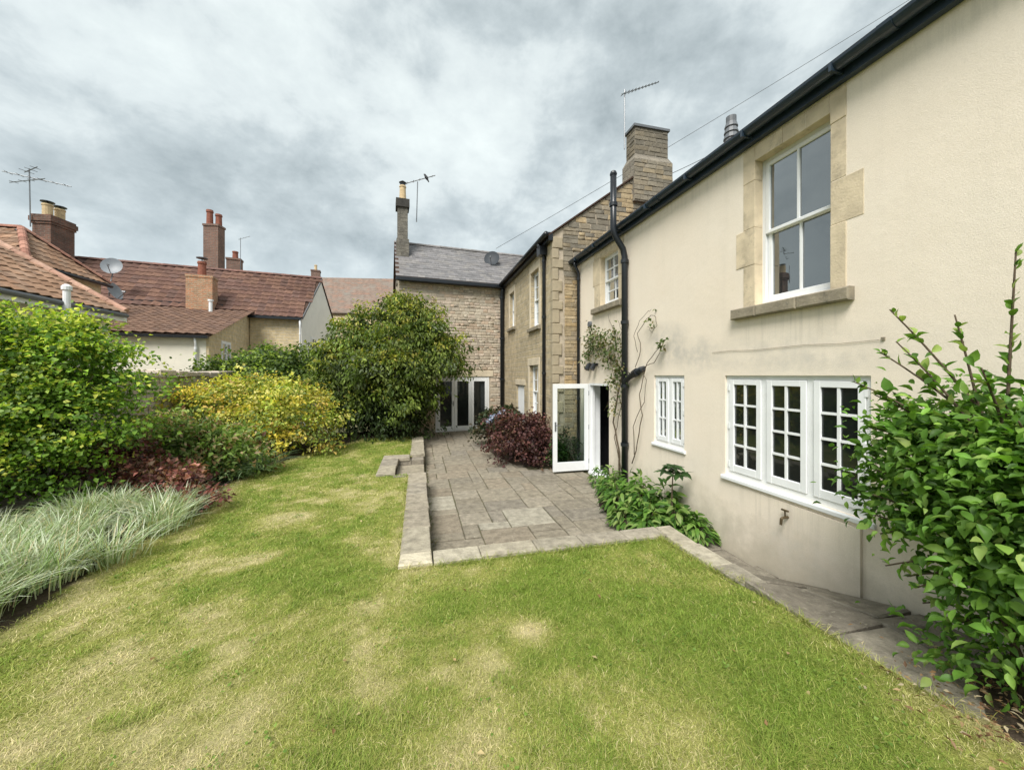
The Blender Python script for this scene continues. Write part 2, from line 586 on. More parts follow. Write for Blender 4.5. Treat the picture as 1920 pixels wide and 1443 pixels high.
def tri_mesh(name, V, T, C, mat, parent=None, smooth=False):
    """big triangle mesh from arrays; C per vertex colour"""
    me = bpy.data.meshes.new(name)
    me.vertices.add(len(V)); me.loops.add(len(T) * 3); me.polygons.add(len(T))
    me.vertices.foreach_set('co', np.ascontiguousarray(V, np.float32).ravel())
    me.loops.foreach_set('vertex_index', np.ascontiguousarray(T, np.int32).ravel())
    me.polygons.foreach_set('loop_start', np.arange(0, len(T) * 3, 3, dtype=np.int32))
    me.polygons.foreach_set('loop_total', np.full(len(T), 3, np.int32))
    me.update(calc_edges=True)
    me.materials.append(MATS[mat])
    a = me.color_attributes.new('Col', 'FLOAT_COLOR', 'POINT')
    c4 = np.ones((len(V), 4), np.float32); c4[:, :3] = C
    a.data.foreach_set('color', c4.ravel())
    if smooth:
        me.polygons.foreach_set('use_smooth', np.ones(len(T), bool))
    return link(bpy.data.objects.new(name, me), parent)


def pieces(name, items, meshes, mat, parent, cap=300):
    """items: (matrix 4x4 numpy, colour, mesh index, rank). The cap that show largest become objects,
    the rest one part with kind stuff."""
    items = sorted(items, key=lambda t: -t[3])
    for M_, c, k, _ in items[:cap]:
        o = bpy.data.objects.new(name, meshes[k])
        COL.objects.link(o)
        o.parent = parent
        M2 = M_.copy(); M2[:3, 3] -= WLOC[parent]
        o.matrix_basis = Matrix(M2.tolist())
        o.color = (*c[:3], 1)
        WLOC[o] = M_[:3, 3]
    rest = items[cap:]
    if rest:
        V, T, C, n = [], [], [], 0
        cache = {}
        for M_, c, k, _ in rest:
            if k not in cache:
                me = meshes[k]
                me.calc_loop_triangles()
                cache[k] = (np.array([v.co[:] for v in me.vertices]), np.array([t.vertices[:] for t in me.loop_triangles]))
            v, t = cache[k]
            V.append(v @ M_[:3, :3].T + M_[:3, 3]); T.append(t + n); n += len(v)
            C.append(np.tile(np.array(c[:3]), (len(v), 1)))
        o = tri_mesh('more_' + name + 's', np.vstack(V), np.vstack(T), np.vstack(C), mat, parent)
        o.location = -WLOC[parent]; WLOC[o] = np.zeros(3)
        o['kind'] = 'stuff'


def unit_mesh(name, mb, mat, smooth=False):
    me = bpy.data.meshes.new(name)
    me.from_pydata(mb.v, [], mb.f)
    me.materials.append(MATS[mat])
    white_col(me)
    if smooth:
        me.polygons.foreach_set('use_smooth', [True] * len(me.polygons))
    return me


def basis(x, y, z, p, s=(1, 1, 1)):
    M_ = np.eye(4)
    M_[:3, 0] = np.array(x) * s[0]; M_[:3, 1] = np.array(y) * s[1]; M_[:3, 2] = np.array(z) * s[2]
    M_[:3, 3] = p
    return M_


def stone_units():
    out = []
    for k in range(12):
        rr = random.Random(k)
        j = lambda s: rr.uniform(-s, s)
        b = [(-.5, -.5), (.5, -.5), (.5, .5), (-.5, .5)]
        mid = [(x + j(.05), z + j(.07)) for x, z in b]
        fr_ = [(x * 0.86 + j(.06), z * 0.80 + j(.08)) for x, z in b]
        mb = MB()
        pts = [(x, 0, z) for x, z in mid] + [(x, -0.62 + j(.15), z) for x, z in mid] + [(x, -1 + j(.22), z) for x, z in fr_]
        fc = [(8, 9, 10, 11)]
        for a in range(4):
            c = (a + 1) % 4
            fc += [(a, c, 4 + c, 4 + a), (4 + a, 4 + c, 8 + c, 8 + a)]
        mb.add(pts, fc)
        out.append(unit_mesh('stone', mb, 'rubble'))
    return out


STONES = stone_units()


def poly_span(poly, z):
    """a-interval of a convex (a,z) polygon at height z"""
    xs = []
    n = len(poly)
    for i in range(n):
        (a0, z0), (a1, z1) = poly[i], poly[(i + 1) % n]
        if (z0 - z) * (z1 - z) <= 0 and z0 != z1:
            xs.append(a0 + (a1 - a0) * (z - z0) / (z1 - z0))
    return (min(xs), max(xs)) if len(xs) >= 2 else None


def rubble(parent, fr, poly, holes, hts, lens, pal, name='stone', proud=0.014, cap=300, seed=1, joint=0.011):
    rr = random.Random(seed)
    z = min(p[1] for p in poly); zt = max(p[1] for p in poly)
    items = []
    right = np.cross(-fr.out, (0, 0, 1))
    while z < zt - 0.03:
        h = min(rr.uniform(*hts), zt - z)
        zm = z + h / 2
        sp = poly_span(poly, zm)
        if sp:
            ivs = [sp]
            for (a0, a1, b0, b1) in holes:
                if b0 < z + h * 0.7 and b1 > z + h * 0.3:
                    nv = []
                    for (s0, s1) in ivs:
                        if a1 <= s0 or a0 >= s1:
                            nv.append((s0, s1))
                        else:
                            if a0 > s0: nv.append((s0, a0))
                            if a1 < s1: nv.append((a1, s1))
                    ivs = nv
            for (s0, s1) in ivs:
                a = s0
                while a < s1 - 0.03:
                    l = min(rr.uniform(*lens) * (0.7 + h / hts[1] * 0.5), s1 - a)
                    if s1 - a - l < 0.07:
                        l = s1 - a
                    p = np.array(fr.P(a + l / 2, zm, 0.0))
                    c = np.array(rr.choice(pal)) * rr.uniform(0.86, 1.14)
                    M_ = basis(right, -fr.out, (0, 0, 1), p, (l - joint, proud * rr.uniform(0.6, 1.3), h - joint))
                    rank = (l * h) / depth(p) ** 2 * (1 if in_view(p) else 0.01)
                    items.append((M_, c, rr.randrange(12), rank))
                    a += l
        z += h
    pieces(name, items, STONES, 'rubble', parent, cap)


def wall_face(mb, fr, a0, a1, z0, z1, holes=(), depth_=0.12, o=0.0):
    """rectangular wall face with real openings and their reveals"""
    A = sorted({a0, a1, *[h[0] for h in holes], *[h[1] for h in holes]})
    Z = sorted({z0, z1, *[h[2] for h in holes], *[h[3] for h in holes]})
    for i in range(len(A) - 1):
        for k in range(len(Z) - 1):
            am, zm = (A[i] + A[i + 1]) / 2, (Z[k] + Z[k + 1]) / 2
            if any(h[0] < am < h[1] and h[2] < zm < h[3] for h in holes):
                continue
            mb.add([fr.P(A[i], Z[k], o), fr.P(A[i + 1], Z[k], o), fr.P(A[i + 1], Z[k + 1], o), fr.P(A[i], Z[k + 1], o)], [(0, 1, 2, 3)])
    for h in holes:
        c = [(h[0], h[2]), (h[1], h[2]), (h[1], h[3]), (h[0], h[3])]
        for k in range(4):
            p, q = c[k], c[(k + 1) % 4]
            mb.add([fr.P(*p, o), fr.P(*q, o), fr.P(*q, o - depth_), fr.P(*p, o - depth_)], [(0, 1, 2, 3)])


# roof pieces ------------------------------------------------------
def pantile_unit(name, mat, n=6, amp=0.10, flat=False):
    """x across 0..1, y up slope 0..1, z out of roof"""
    mb = MB()
    pts = []
    for row, y, lift in ((0, 0.0, 0.16), (1, 1.08, 0.0)):
        for i in range(n + 1):
            x = i / n
            z = 0.0 if flat else amp * (math.sin(x * 2 * math.pi) + 0.35 * math.sin(x * 4 * math.pi))
            pts.append((x * 1.02, y, z + lift))
    for i in range(n + 1):
        x, y, z = pts[i]
        pts.append((x, y, z - 0.14))
    fc = [(i, i + 1, n + 2 + i, n + 1 + i) for i in range(n)]
    fc += [(2 * (n + 1) + i, 2 * (n + 1) + i + 1, i + 1, i) for i in range(n)]
    mb.add(pts, fc)
    return unit_mesh(name, mb, mat)


def inside(poly, a, b):
    c = False
    n = len(poly)
    for i in range(n):
        (x0, y0), (x1, y1) = poly[i], poly[(i + 1) % n]
        if (y0 > b) != (y1 > b) and a < (x1 - x0) * (b - y0) / (y1 - y0) + x0:
            c = not c
    return c


def roof_tiles(parent, o, ax, up, poly, tw, th, mesh, mat, pal, name, cap=300, seed=1, jit=0.006, lift=0.02, stag=0.0, thick=0.105):
    rr = random.Random(seed)
    o, ax, up = np.array(o, float), np.array(ax, float), np.array(up, float)
    nrm = np.cross(ax, up)
    if nrm[2] < 0: nrm = -nrm
    b0, b1 = min(p[1] for p in poly), max(p[1] for p in poly)
    a0, a1 = min(p[0] for p in poly), max(p[0] for p in poly)
    items = []
    row = 0
    b = b0
    while b < b1 - th * 0.3:
        a = a0 + (stag * tw if row % 2 else 0)
        while a < a1:
            if inside(poly, min(max(a + tw / 2, a0 + 1e-3), a1 - 1e-3), b + th / 2):
                p = o + ax * a + up * b + nrm * (lift + rr.uniform(0, jit))
                c = np.array(rr.choice(pal)) * rr.uniform(0.86, 1.14)
                tz = rr.uniform(-0.012, 0.012)
                x_ = ax + up * tz
                M_ = basis(x_, up, nrm, p, (tw, th, tw * thick * 5))
                items.append((M_, c, 0, (tw * th) / depth(p) ** 2 * (1 if in_view(p) else 0.01)))
            a += tw
        b += th
        row += 1
    pieces(name, items, [mesh], mat, parent, cap)


def half_round(p0, p1, n, r, parent, pal, name='ridge_tile', mat='roof_tile', seed=3):
    """row of half-round ridge or hip tiles"""
    rr = random.Random(seed)
    p0, p1 = np.array(p0, float), np.array(p1, float)
    d = (p1 - p0) / n
    L_ = np.linalg.norm(d)
    y = d / L_
    x = np.cross(y, (0, 0, 1)); x /= np.linalg.norm(x)
    z = np.cross(x, y)
    if 'ridge_unit' not in bpy.data.meshes:
        mb = MB()
        pts = []
        for yy, sc in ((0, 1.06), (1.03, 0.97)):
            for k in range(7):
                a = math.pi * k / 6
                pts.append((math.cos(a) * sc, yy, math.sin(a) * sc))
        mb.add(pts, [(k, k + 1, 8 + k, 7 + k) for k in range(6)] + [(0, 1, 2, 3, 4, 5, 6)])
        me = unit_mesh('ridge_unit', mb, 'roof_tile')
    me = bpy.data.meshes['ridge_unit']
    items = []
    for k in range(n):
        c = np.array(rr.choice(pal)) * rr.uniform(0.8, 1.2)
        items.append((basis(x, y, z, p0 + d * k, (r, L_, r)), c, 0, 1.0))
    pieces(name, items, [me], mat, parent)


def window(parent, fr, a0, a1, z0, z1, rec, ncas, rows, cols, fw=0.05, cw=0.055, glass='window_glass', sill=None, bar=0.022, sash=False, hinges=False, name='window', handle=False, mull=0.05):
    """painted window set rec metres behind the wall face; frame > casements, panes, sill"""
    o0 = -rec
    f = MB()
    dfr = 0.07
    f.box(fr, a0, a0 + fw, z0, z1, o0 - dfr, o0)
    f.box(fr, a1 - fw, a1, z0, z1, o0 - dfr, o0)
    f.box(fr, a0 + fw, a1 - fw, z1 - fw, z1, o0 - dfr, o0 - 0.002)
    f.box(fr, a0 + fw, a1 - fw, z0, z0 + fw * 1.3, o0 - dfr, o0 - 0.002)
    w = (a1 - a0 - 2 * fw - (ncas - 1) * mull) / ncas
    for k in range(1, ncas):
        x = a0 + fw + k * w + (k - 1) * mull
        f.box(fr, x, x + mull, z0 + fw * 1.3, z1 - fw, o0 - dfr, o0 - 0.003)
    win = obj(name, f, 'white_paint', parent)
    win.location = -WLOC[parent]; WLOC[win] = np.zeros(3)
    zb, zt = z0 + fw * 1.3 + 0.004, z1 - fw - 0.004
    for k in range(ncas):
        x0 = a0 + fw + k * (w + mull) + 0.004
        x1 = x0 + w - 0.008
        parts = [(zb, zt, 0.012)] if not sash else [(zb, (zb + zt) / 2 + 0.02, -0.03), ((zb + zt) / 2 - 0.02, zt, 0.004)]
        for (y0, y1, oo) in parts:
            c = MB()
            q0, q1 = o0 - 0.045 + oo, o0 + oo
            c.box(fr, x0, x0 + cw, y0, y1, q0, q1, 0.004)
            c.box(fr, x1 - cw, x1, y0, y1, q0, q1, 0.004)
            c.box(fr, x0 + cw, x1 - cw, y1 - cw, y1, q0, q1 - 0.001, 0.004)
            bot = cw * (1.35 if y0 == zb else 0.8)
            c.box(fr, x0 + cw, x1 - cw, y0, y0 + bot, q0, q1 - 0.001, 0.004)
            gx0, gx1, gz0, gz1 = x0 + cw, x1 - cw, y0 + bot, y1 - cw
            for i in range(1, cols):
                x = gx0 + (gx1 - gx0) * i / cols
                c.box(fr, x - bar / 2, x + bar / 2, gz0, gz1, q0 + 0.012, q1 - 0.006)
            for j in range(1, rows):
                z = gz0 + (gz1 - gz0) * j / rows
                c.box(fr, gx0, gx1, z - bar / 2, z + bar / 2, q0 + 0.014, q1 - 0.008)
            obj('sash' if sash else 'casement', c, 'white_paint', win)
            for i in range(cols):
                for j in range(rows):
                    pm = MB()
                    u0 = gx0 + (gx1 - gx0) * i / cols; u1 = gx0 + (gx1 - gx0) * (i + 1) / cols
                    v0 = gz0 + (gz1 - gz0) * j / rows; v1 = gz0 + (gz1 - gz0) * (j + 1) / rows
                    t = random.uniform(-0.0012, 0.0012); t2 = random.uniform(-0.0012, 0.0012)
                    e = 0.004
                    pm.add([fr.P(u0 - e, v0 - e, q0 + 0.022 + t), fr.P(u1 + e, v0 - e, q0 + 0.022 - t), fr.P(u1 + e, v1 + e, q0 + 0.022 - t2), fr.P(u0 - e, v1 + e, q0 + 0.022 + t2)], [(0, 1, 2, 3)])
                    obj('pane', pm, glass, win)
        if hinges and k in (0, ncas - 1):
            for hz in (0.12, 0.5, 0.88):
                hb = MB()
                z = z0 + (z1 - z0) * hz
                xx = a1 - fw if k == ncas - 1 else a0 + fw
                hb.box(fr, xx - 0.012, xx + 0.012, z - 0.035, z + 0.035, o0 - 0.002, o0 + 0.016)
                obj('hinge', hb, 'white_paint', win)
    if sill:
        sd, sh, so_, smat = sill
        s = MB()
        s.box(fr, a0 - so_, a1 + so_, z0 - sh, z0 - 0.002, -rec - 0.05, sd, 0.008)
        obj('sill', s, smat, win)
    return win


def part(name, mb, mat, parent, **k):
    o = obj(name, mb, mat, parent, **k)
    o.location = -WLOC[parent]
    WLOC[o] = np.zeros(3)
    return o


def downpipe(parent, pts, r, brackets=(), name='downpipe', mat='black_gutter', brdir=(1, 0, 0)):
    dp = part(name, MB().tube(pts, r, 10), mat, parent, smooth=True)
    for z in brackets:
        p = None
        for i in range(len(pts) - 1):
            (x0, y0, z0), (x1, y1, z1) = pts[i], pts[i + 1]
            if min(z0, z1) <= z <= max(z0, z1) and z0 != z1:
                t = (z - z0) / (z1 - z0); p = (x0 + (x1 - x0) * t, y0 + (y1 - y0) * t)
        if p:
            obj('collar', MB().lathe((p[0], p[1], z), [(r * 1.28, -0.03), (r * 1.28, 0.03)], 10), mat, dp)
    return dp


# ------------------------------------------------------------------ leaf helpers
def fbm(x, y, sc, oct_=4, seed=0):
    def vn(px, py, sd):
        ix, iy = np.floor(px).astype(np.int64), np.floor(py).astype(np.int64)
        fx, fy = px - ix, py - iy
        fx, fy = fx * fx * (3 - 2 * fx), fy * fy * (3 - 2 * fy)
        def h(a, b):
            n = (a * 374761393 + b * 668265263 + sd * 1274126177) & 0xffffffff
            n = ((n ^ (n >> 13)) * 1274126177) & 0xffffffff
            return ((n ^ (n >> 16)) & 0xffff) / 65535.0
        return (h(ix, iy) * (1 - fx) + h(ix + 1, iy) * fx) * (1 - fy) + (h(ix, iy + 1) * (1 - fx) + h(ix + 1, iy + 1) * fx) * fy
    t, a, s = 0, 0.5, 0
    for k in range(oct_):
        t = t + a * vn(x * sc * 2 ** k + 17.3 * k, y * sc * 2 ** k - 9.1 * k, seed + k); s += a; a *= 0.55
    return t / s


def nrm(a):
    return a / np.maximum(np.linalg.norm(a, axis=-1, keepdims=True), 1e-9)


# templates: x across (-1..1 half widths), y along 0..1, z lift; triangles
LEAF_S = (np.array([(0, 0, 0), (-1, .42, .12), (0, .48, -.04), (1, .42, .12), (0, 1, -.06)], float),
          np.array([(0, 3, 2), (0, 2, 1), (2, 3, 4), (2, 4, 1)]))
LEAF_L = (np.array([(0, 0, 0), (-.72, .2, .09), (-1, .45, .13), (-.72, .72, .07), (0, 1, -.10), (.72, .72, .07), (1, .45, .13), (.72, .2, .09), (0, .22, 0), (0, .47, .015), (0, .74, -.02)], float),
          np.array([(0, 8, 1), (0, 7, 8), (1, 8, 9), (1, 9, 2), (8, 7, 6), (8, 6, 9), (2, 9, 10), (2, 10, 3), (9, 6, 5), (9, 5, 10), (3, 10, 4), (10, 5, 4)]))
LEAF_LONG = (np.array([(0, 0, 0), (-.8, .25, .04), (.8, .25, .04), (-1, .5, 0.02), (1, .5, 0.02), (-.6, .8, -.10), (.6, .8, -.10), (0, 1, -.24), (0, .3, -.0), (0, .55, -.03)], float),
             np.array([(0, 2, 8), (0, 8, 1), (1, 8, 9), (1, 9, 3), (8, 2, 4), (8, 4, 9), (3, 9, 5), (9, 4, 6), (9, 6, 5), (5, 6, 7)]))


def leaf_arrays(tpl, P, T, N, L_, W, K=None):
    tv, tt = tpl
    T = nrm(T)
    N = nrm(N - T * np.sum(N * T, -1, keepdims=True))
    S = np.cross(T, N)
    n, k = len(P), len(tv)
    V = P[:, None] + tv[None, :, 1, None] * (T * L_[:, None])[:, None] + tv[None, :, 0, None] * (S * W[:, None])[:, None] + tv[None, :, 2, None] * (N * (L_ if K is None else L_ * K)[:, None])[:, None]
    F_ = tt[None] + (np.arange(n) * k)[:, None, None]
    return V.reshape(-1, 3), F_.reshape(-1, 3)


def palette(pal, n, jitter=0.18, w=None):
    p = np.array(pal)
    i = RNG.choice(len(p), n, p=None if w is None else np.array(w) / sum(w))
    return p[i] * RNG.uniform(1 - jitter, 1 + jitter, (n, 1))


def crown(lobes, n, clump=0.16, per=14, size=(0.07, 0.1), asp=0.32, pal=((.05, .12, .02),), w=None, droop=0.3, tpl=LEAF_S, out=0.6, zmin=None, inner=0.25, young_lit=None, seed_n=0.22, upn=0.7, clip=None, ymin=-0.1, bough=0.34, nb=26, flat=0.5, tone=0.3):
    """leaves in clumps on boughs through the outer volume of several lobes; gaps between the boughs let one look in"""
    lob = [(np.array(c, float), np.array(r, float)) for c, r in lobes]
    area = np.array([(r[0] * r[1] + r[0] * r[2] + r[1] * r[2]) for _, r in lob])
    # boughs
    B, BO, BR = [], [], []
    for (c, r), a in zip(lob, area):
        k = max(7, int(nb * len(lob) * a / area.sum()))
        d = nrm(RNG.normal(size=(k, 3)))
        d[:, 2] = np.where(d[:, 2] < -0.5, -d[:, 2], d[:, 2])
        B.append(c + d * r * RNG.uniform(1 - 1.2 * seed_n, 1 + .35 * seed_n, (k, 1))); BO.append(d); BR.append(np.tile(r, (k, 1)) * RNG.uniform(.75, 1.3, (k, 1)))
    B, BO, BR = np.concatenate(B), np.concatenate(BO), np.concatenate(BR)
    keep = np.ones(len(B), bool)
    for c, r in lob:
        keep &= np.linalg.norm((B - c) / r, axis=1) > 0.5
    B, BO, BR = B[keep], BO[keep], BR[keep]
    btone = RNG.uniform(1 - tone, 1 + tone, len(B))
    m = max(1, n // per)
    bi = RNG.choice(len(B), m, p=BR.prod(1) ** .66 / (BR.prod(1) ** .66).sum())
    off = RNG.normal(size=(m, 3)) * bough * BR[bi] * np.array((1, 1, flat)) * .75
    rad = np.hypot(off[:, 0], off[:, 1])
    off[:, 2] -= rad * (.25 + .5 * droop)
    q = 1.0 + off[:, 2] / (bough * BR[bi, 2] + 1e-6) * .12
    CC = B[bi] + off
    inn = RNG.random(m) < inner
    lc = np.array([lob[k][0] for k in RNG.choice(len(lob), m, p=area / area.sum())])
    CC = np.where(inn[:, None], lc + (CC - lc) * RNG.uniform(.35, .85, (m, 1)), CC)
    q = np.where(inn, .7, q)
    d = BO[bi]
    ct = palette(pal, m, 0.15, w) * btone[bi][:, None]
    idx = np.repeat(np.arange(m), per)
    P = CC[idx] + RNG.normal(size=(m * per, 3)) * clump * np.array((1, 1, 0.6))
    o = nrm(d[idx] + nrm(off[idx]) * .6)
    T = o * out + RNG.normal(size=P.shape) * 0.55 + np.array((0, 0, -droop))
    N = o * 0.6 + np.array((0, 0, upn)) + RNG.normal(size=P.shape) * 0.4
    L_ = RNG.uniform(size[0] * .75, size[1] * 1.1, len(P)) * RNG.uniform(0.65, 1.15, len(P))
    c2 = ct[idx] * RNG.uniform(0.7, 1.3, (len(P), 1))
    if young_lit is not None:  # young growth on outer upward tips; lit tops are put into its colour too
        ypal, frac = young_lit
        tip = ~inn[idx] & (q[idx] > 0.96) & (RNG.random(len(P)) < frac) & (o[:, 2] > ymin)
        c2[tip] = palette(ypal, int(tip.sum()), 0.2) * btone[bi][idx][tip][:, None]
    if zmin is not None:
        k = P[:, 2] > zmin + 0.02
        P, T, N, L_, c2 = P[k], T[k], N[k], L_[k], c2[k]
    if clip is not None:
        k = clip(P)
        P, T, N, L_, c2 = P[k], T[k], N[k], L_[k], c2[k]
    return dict(P=P, T=T, N=N, L=L_, W=L_ * asp * RNG.uniform(.8, 1.2, len(L_)), C=c2, tpl=tpl)


def join_leaves(sets):
    return {k: (np.concatenate([s[k] for s in sets]) if k != 'tpl' else sets[0]['tpl']) for k in sets[0]}


def foliage(parent, lf, name='foliage', mat='leaf', single=0):
    """build the leaves; the `single` that show largest become leaf objects, the rest one mesh"""
    P, T, N, L_, W, C = (lf[k] for k in ('P', 'T', 'N', 'L', 'W', 'C'))
    T = nrm(T); N = nrm(N - T * np.sum(N * T, -1, keepdims=True)); S = np.cross(T, N)
    rest = np.ones(len(P), bool)
    K = RNG.uniform(.3, 2.4, len(P))
    if single:
        f = P[:, 0] * SY + P[:, 1] * CY
        view = nrm(np.array((0, 0, EYE)) - P)
        u = 960 + F * (P[:, 0] * CY - P[:, 1] * SY) / np.maximum(f, .1)
        v = 703 - F * (P[:, 2] - EYE) / np.maximum(f, .1)
        ok = (u > -60) & (u < 1980) & (v > 0) & (v < 1500) & (f > .3)
        area = L_ * W / np.maximum(f, .1) ** 2 * (0.25 + np.abs(np.sum(view * N, -1))) * ok / np.maximum(f, .1) ** 3
        pick = np.argsort(-area)[:single]
        rest[pick] = False
        key = parent.name + '_leaf'
        tv, tt = lf['tpl']
        mb = MB().add(tv * np.array((1, 1, 1)), [tuple(map(int, t)) for t in tt])
        me = unit_mesh('leaf', mb, mat, True)
        for i in pick:
            o = bpy.data.objects.new('leaf', me)
            COL.objects.link(o); o.parent = parent
            M_ = basis(S[i], T[i], N[i], P[i] - WLOC[parent], (W[i], L_[i], L_[i] * K[i]))
            o.matrix_basis = Matrix(M_.tolist())
            o.color = (*C[i], 1)
    V, T_ = leaf_arrays(lf['tpl'], P[rest], T[rest], N[rest], L_[rest], W[rest], K[rest])
    Cv = np.repeat(C[rest], len(lf['tpl'][0]), axis=0)
    o = tri_mesh(name, V, T_, Cv, mat, parent, smooth=True)
    o.location = -WLOC[parent]; WLOC[o] = np.zeros(3)
    o['kind'] = 'stuff'
    return o


def stems(parent, base, tips, r0=0.03, name='stem', mat='bark', wob=0.12, each=True, seed=1):
    rr = random.Random(seed)
    base = np.array(base, float)
    for t in tips:
        t = np.array(t, float)
        pts, rad = [], []
        b = base + np.array((rr.uniform(-.06, .06), rr.uniform(-.06, .06), 0))
        for k in range(7):
            s = k / 6
            p = b + (t - b) * np.array((s ** 1.3, s ** 1.3, s ** 0.85))
            if 0 < k < 6:
                p = p + np.array([rr.uniform(-wob, wob) * 0.5 for _ in range(3)])
            pts.append(p); rad.append(r0 * (1 - 0.8 * s))
        part(name, MB().tube(pts, rad, 6), mat, parent, smooth=True)


def blades(n, base, height, width, lean, bend, C, seg=3, lean_dir=None):
    """curved strap leaves; returns V, T, colours"""
    az = RNG.uniform(0, 2 * np.pi, n) if lean_dir is None else lean_dir
    d = np.stack([np.cos(az), np.sin(az), np.zeros(n)], 1)
    side = np.stack([-np.sin(az), np.cos(az), np.zeros(n)], 1)
    rot = RNG.uniform(-0.9, 0.9, n)
    side = side * np.cos(rot)[:, None] + d * np.sin(rot)[:, None]
    V = []
    k = seg
    for i in range(k + 1):
        s = i / k
        horiz = height * (lean * s + bend * s * s)
        up = height * (s - 0.42 * np.minimum(bend, 1.6) * s ** 2.2)
        c = base + d * horiz[:, None] + np.array((0, 0, 1.0)) * up[:, None]
        w = width * (1 - s ** 2) * 0.5 if i < k else None
        if i < k:
            wid = (width * 0.5 * (0.75 + 0.5 * s - 0.9 * s * s))[:, None]
            V.append(c - side * wid); V.append(c + side * wid)
        else:
            V.append(c)
    V = np.stack(V, 1)                         # n, 2k+1, 3
    t = []
    for i in range(k - 1):
        t += [(2 * i, 2 * i + 1, 2 * i + 3), (2 * i, 2 * i + 3, 2 * i + 2)]
    t.append((2 * k - 2, 2 * k - 1, 2 * k))
    t = np.array(t)
    T = t[None] + (np.arange(n) * (2 * k + 1))[:, None, None]
    return V.reshape(-1, 3), T.reshape(-1, 3), np.repeat(C, 2 * k + 1, axis=0)


# ================================================================== GROUND
g = MB(); g.add([(-400, -200, -0.3), (400, -200, -0.3), (400, 600, -0.3), (-400, 600, -0.3)], [(0, 1, 2, 3)])
struct(obj('ground', g, 'ground_earth'))

WX = 3.68            # face of the cream house
PXL, PXR = 0.13, -0.19   # inner and outer edge of the low wall
PY0, PY1 = 3.72, 4.00    # front coping
LX = 2.72            # right edge of the lawn beside the path


def sstep(a, b, x):
    t = np.clip((x - a) / (b - a), 0, 1)
    return t * t * (3 - 2 * t)


def lawn_z(x, y):
    x, y = np.asarray(x, float), np.asarray(y, float)
    return 0.285 + 0.13 * (1 - sstep(1.0, 3.7, y)) * 1.0 + 0.03 * (fbm(x, y, 0.9, 3, 3) - 0.5)


def lawn_right(y):
    """right edge of the turf beside the path"""
    return 2.70 + 0.03 * np.sin(y * 3.1) + 0.02 * np.sin(y * 7.7) + 0.06 * sstep(1.8, 1.2, y)


def lawn_left(y):
    """ragged edge of the border"""
    y = np.asarray(y, float)
    return np.interp(y, [0, 3.2, 4.5, 5.8, 7.2, 8.6, 9.6, 10.6, 11.6], [-3.3, -2.95, -2.8, -2.8, -2.95, -3.0, -2.5, -1.95, -1.6]) + 0.08 * np.sin(y * 2.3)


def on_lawn(x, y):
    ok = (y < 11.7) & (x > lawn_left(y) - .14) & (x < lawn_right(y))
    ok &= ~((x > PXR + 0.01) & (y > PY0 + 0.01))
    ok &= ~((x > -0.76) & (y > 7.27) & (y < 8.93) & (x < 0.3))
    return ok


def dryness(x, y):
    d = fbm(x, y, 0.8, 4, 21) * 0.42 + fbm(x, y, 2.6, 4, 40) * 0.58
    v = 0.15 + sstep(0.42, 0.66, d) * 0.50 + 0.75 * (fbm(x, y, 8.0, 3, 63) - 0.5) + 0.3 * (fbm(x, y, 22.0, 2, 64) - 0.5)
    for (u_, v_, r_, k_) in ((995, 1178, 0.24, 1.5), (540, 965, 0.55, .9), (640, 915, .5, .8), (520, 1250, .7, .55), (190, 1240, .6, .8), (380, 1400, .7, .8), (100, 1390, .7, .8), (1270, 1400, .45, .8), (900, 1430, .6, .7), (1800, 1390, .5, .9), (700, 900, .4, .7), (640, 1120, .7, .4)):
        p = at_z(u_, v_, 0.33)
        q = ((x - p[0]) ** 2 + ((y - p[1]) * 1.0) ** 2) / r_ ** 2
        v = np.maximum(v, k_ * np.exp(-q * 1.6) * (0.45 + 1.0 * fbm(x, y, 7, 3, 9)))
    for (u_, v_, r_, k_) in ((620, 1075, .4, .8), (1050, 1100, .6, .9), (1300, 1180, .6, .9), (1500, 1330, .6, .8), (700, 840, .5, .5), (850, 1120, .4, .6)):
        p = at_z(u_, v_, 0.33)
        q = ((x - p[0]) ** 2 + (y - p[1]) ** 2) / r_ ** 2
        v = v * (1 - k_ * np.exp(-q))
    # a little straw along the border and path edges
    e = np.exp(-np.abs(x - lawn_left(y)) / 0.18) * 0.7 + np.exp(-np.abs(x - lawn_right(y)) / 0.07) * 0.45
    return np.clip(np.maximum(v, e), 0, 1)


G_LUSH, G_MID, G_STRAW = np.array((.180, .265, .037)), np.array((.358, .364, .096)), np.array((.66, .565, .33))


def lawn_colour(d):
    d = np.asarray(d)[..., None]
    return np.where(d < 0.45, G_LUSH + (G_MID - G_LUSH) * d / 0.45, G_MID + (G_STRAW - G_MID) * (d - 0.45) / 0.55)


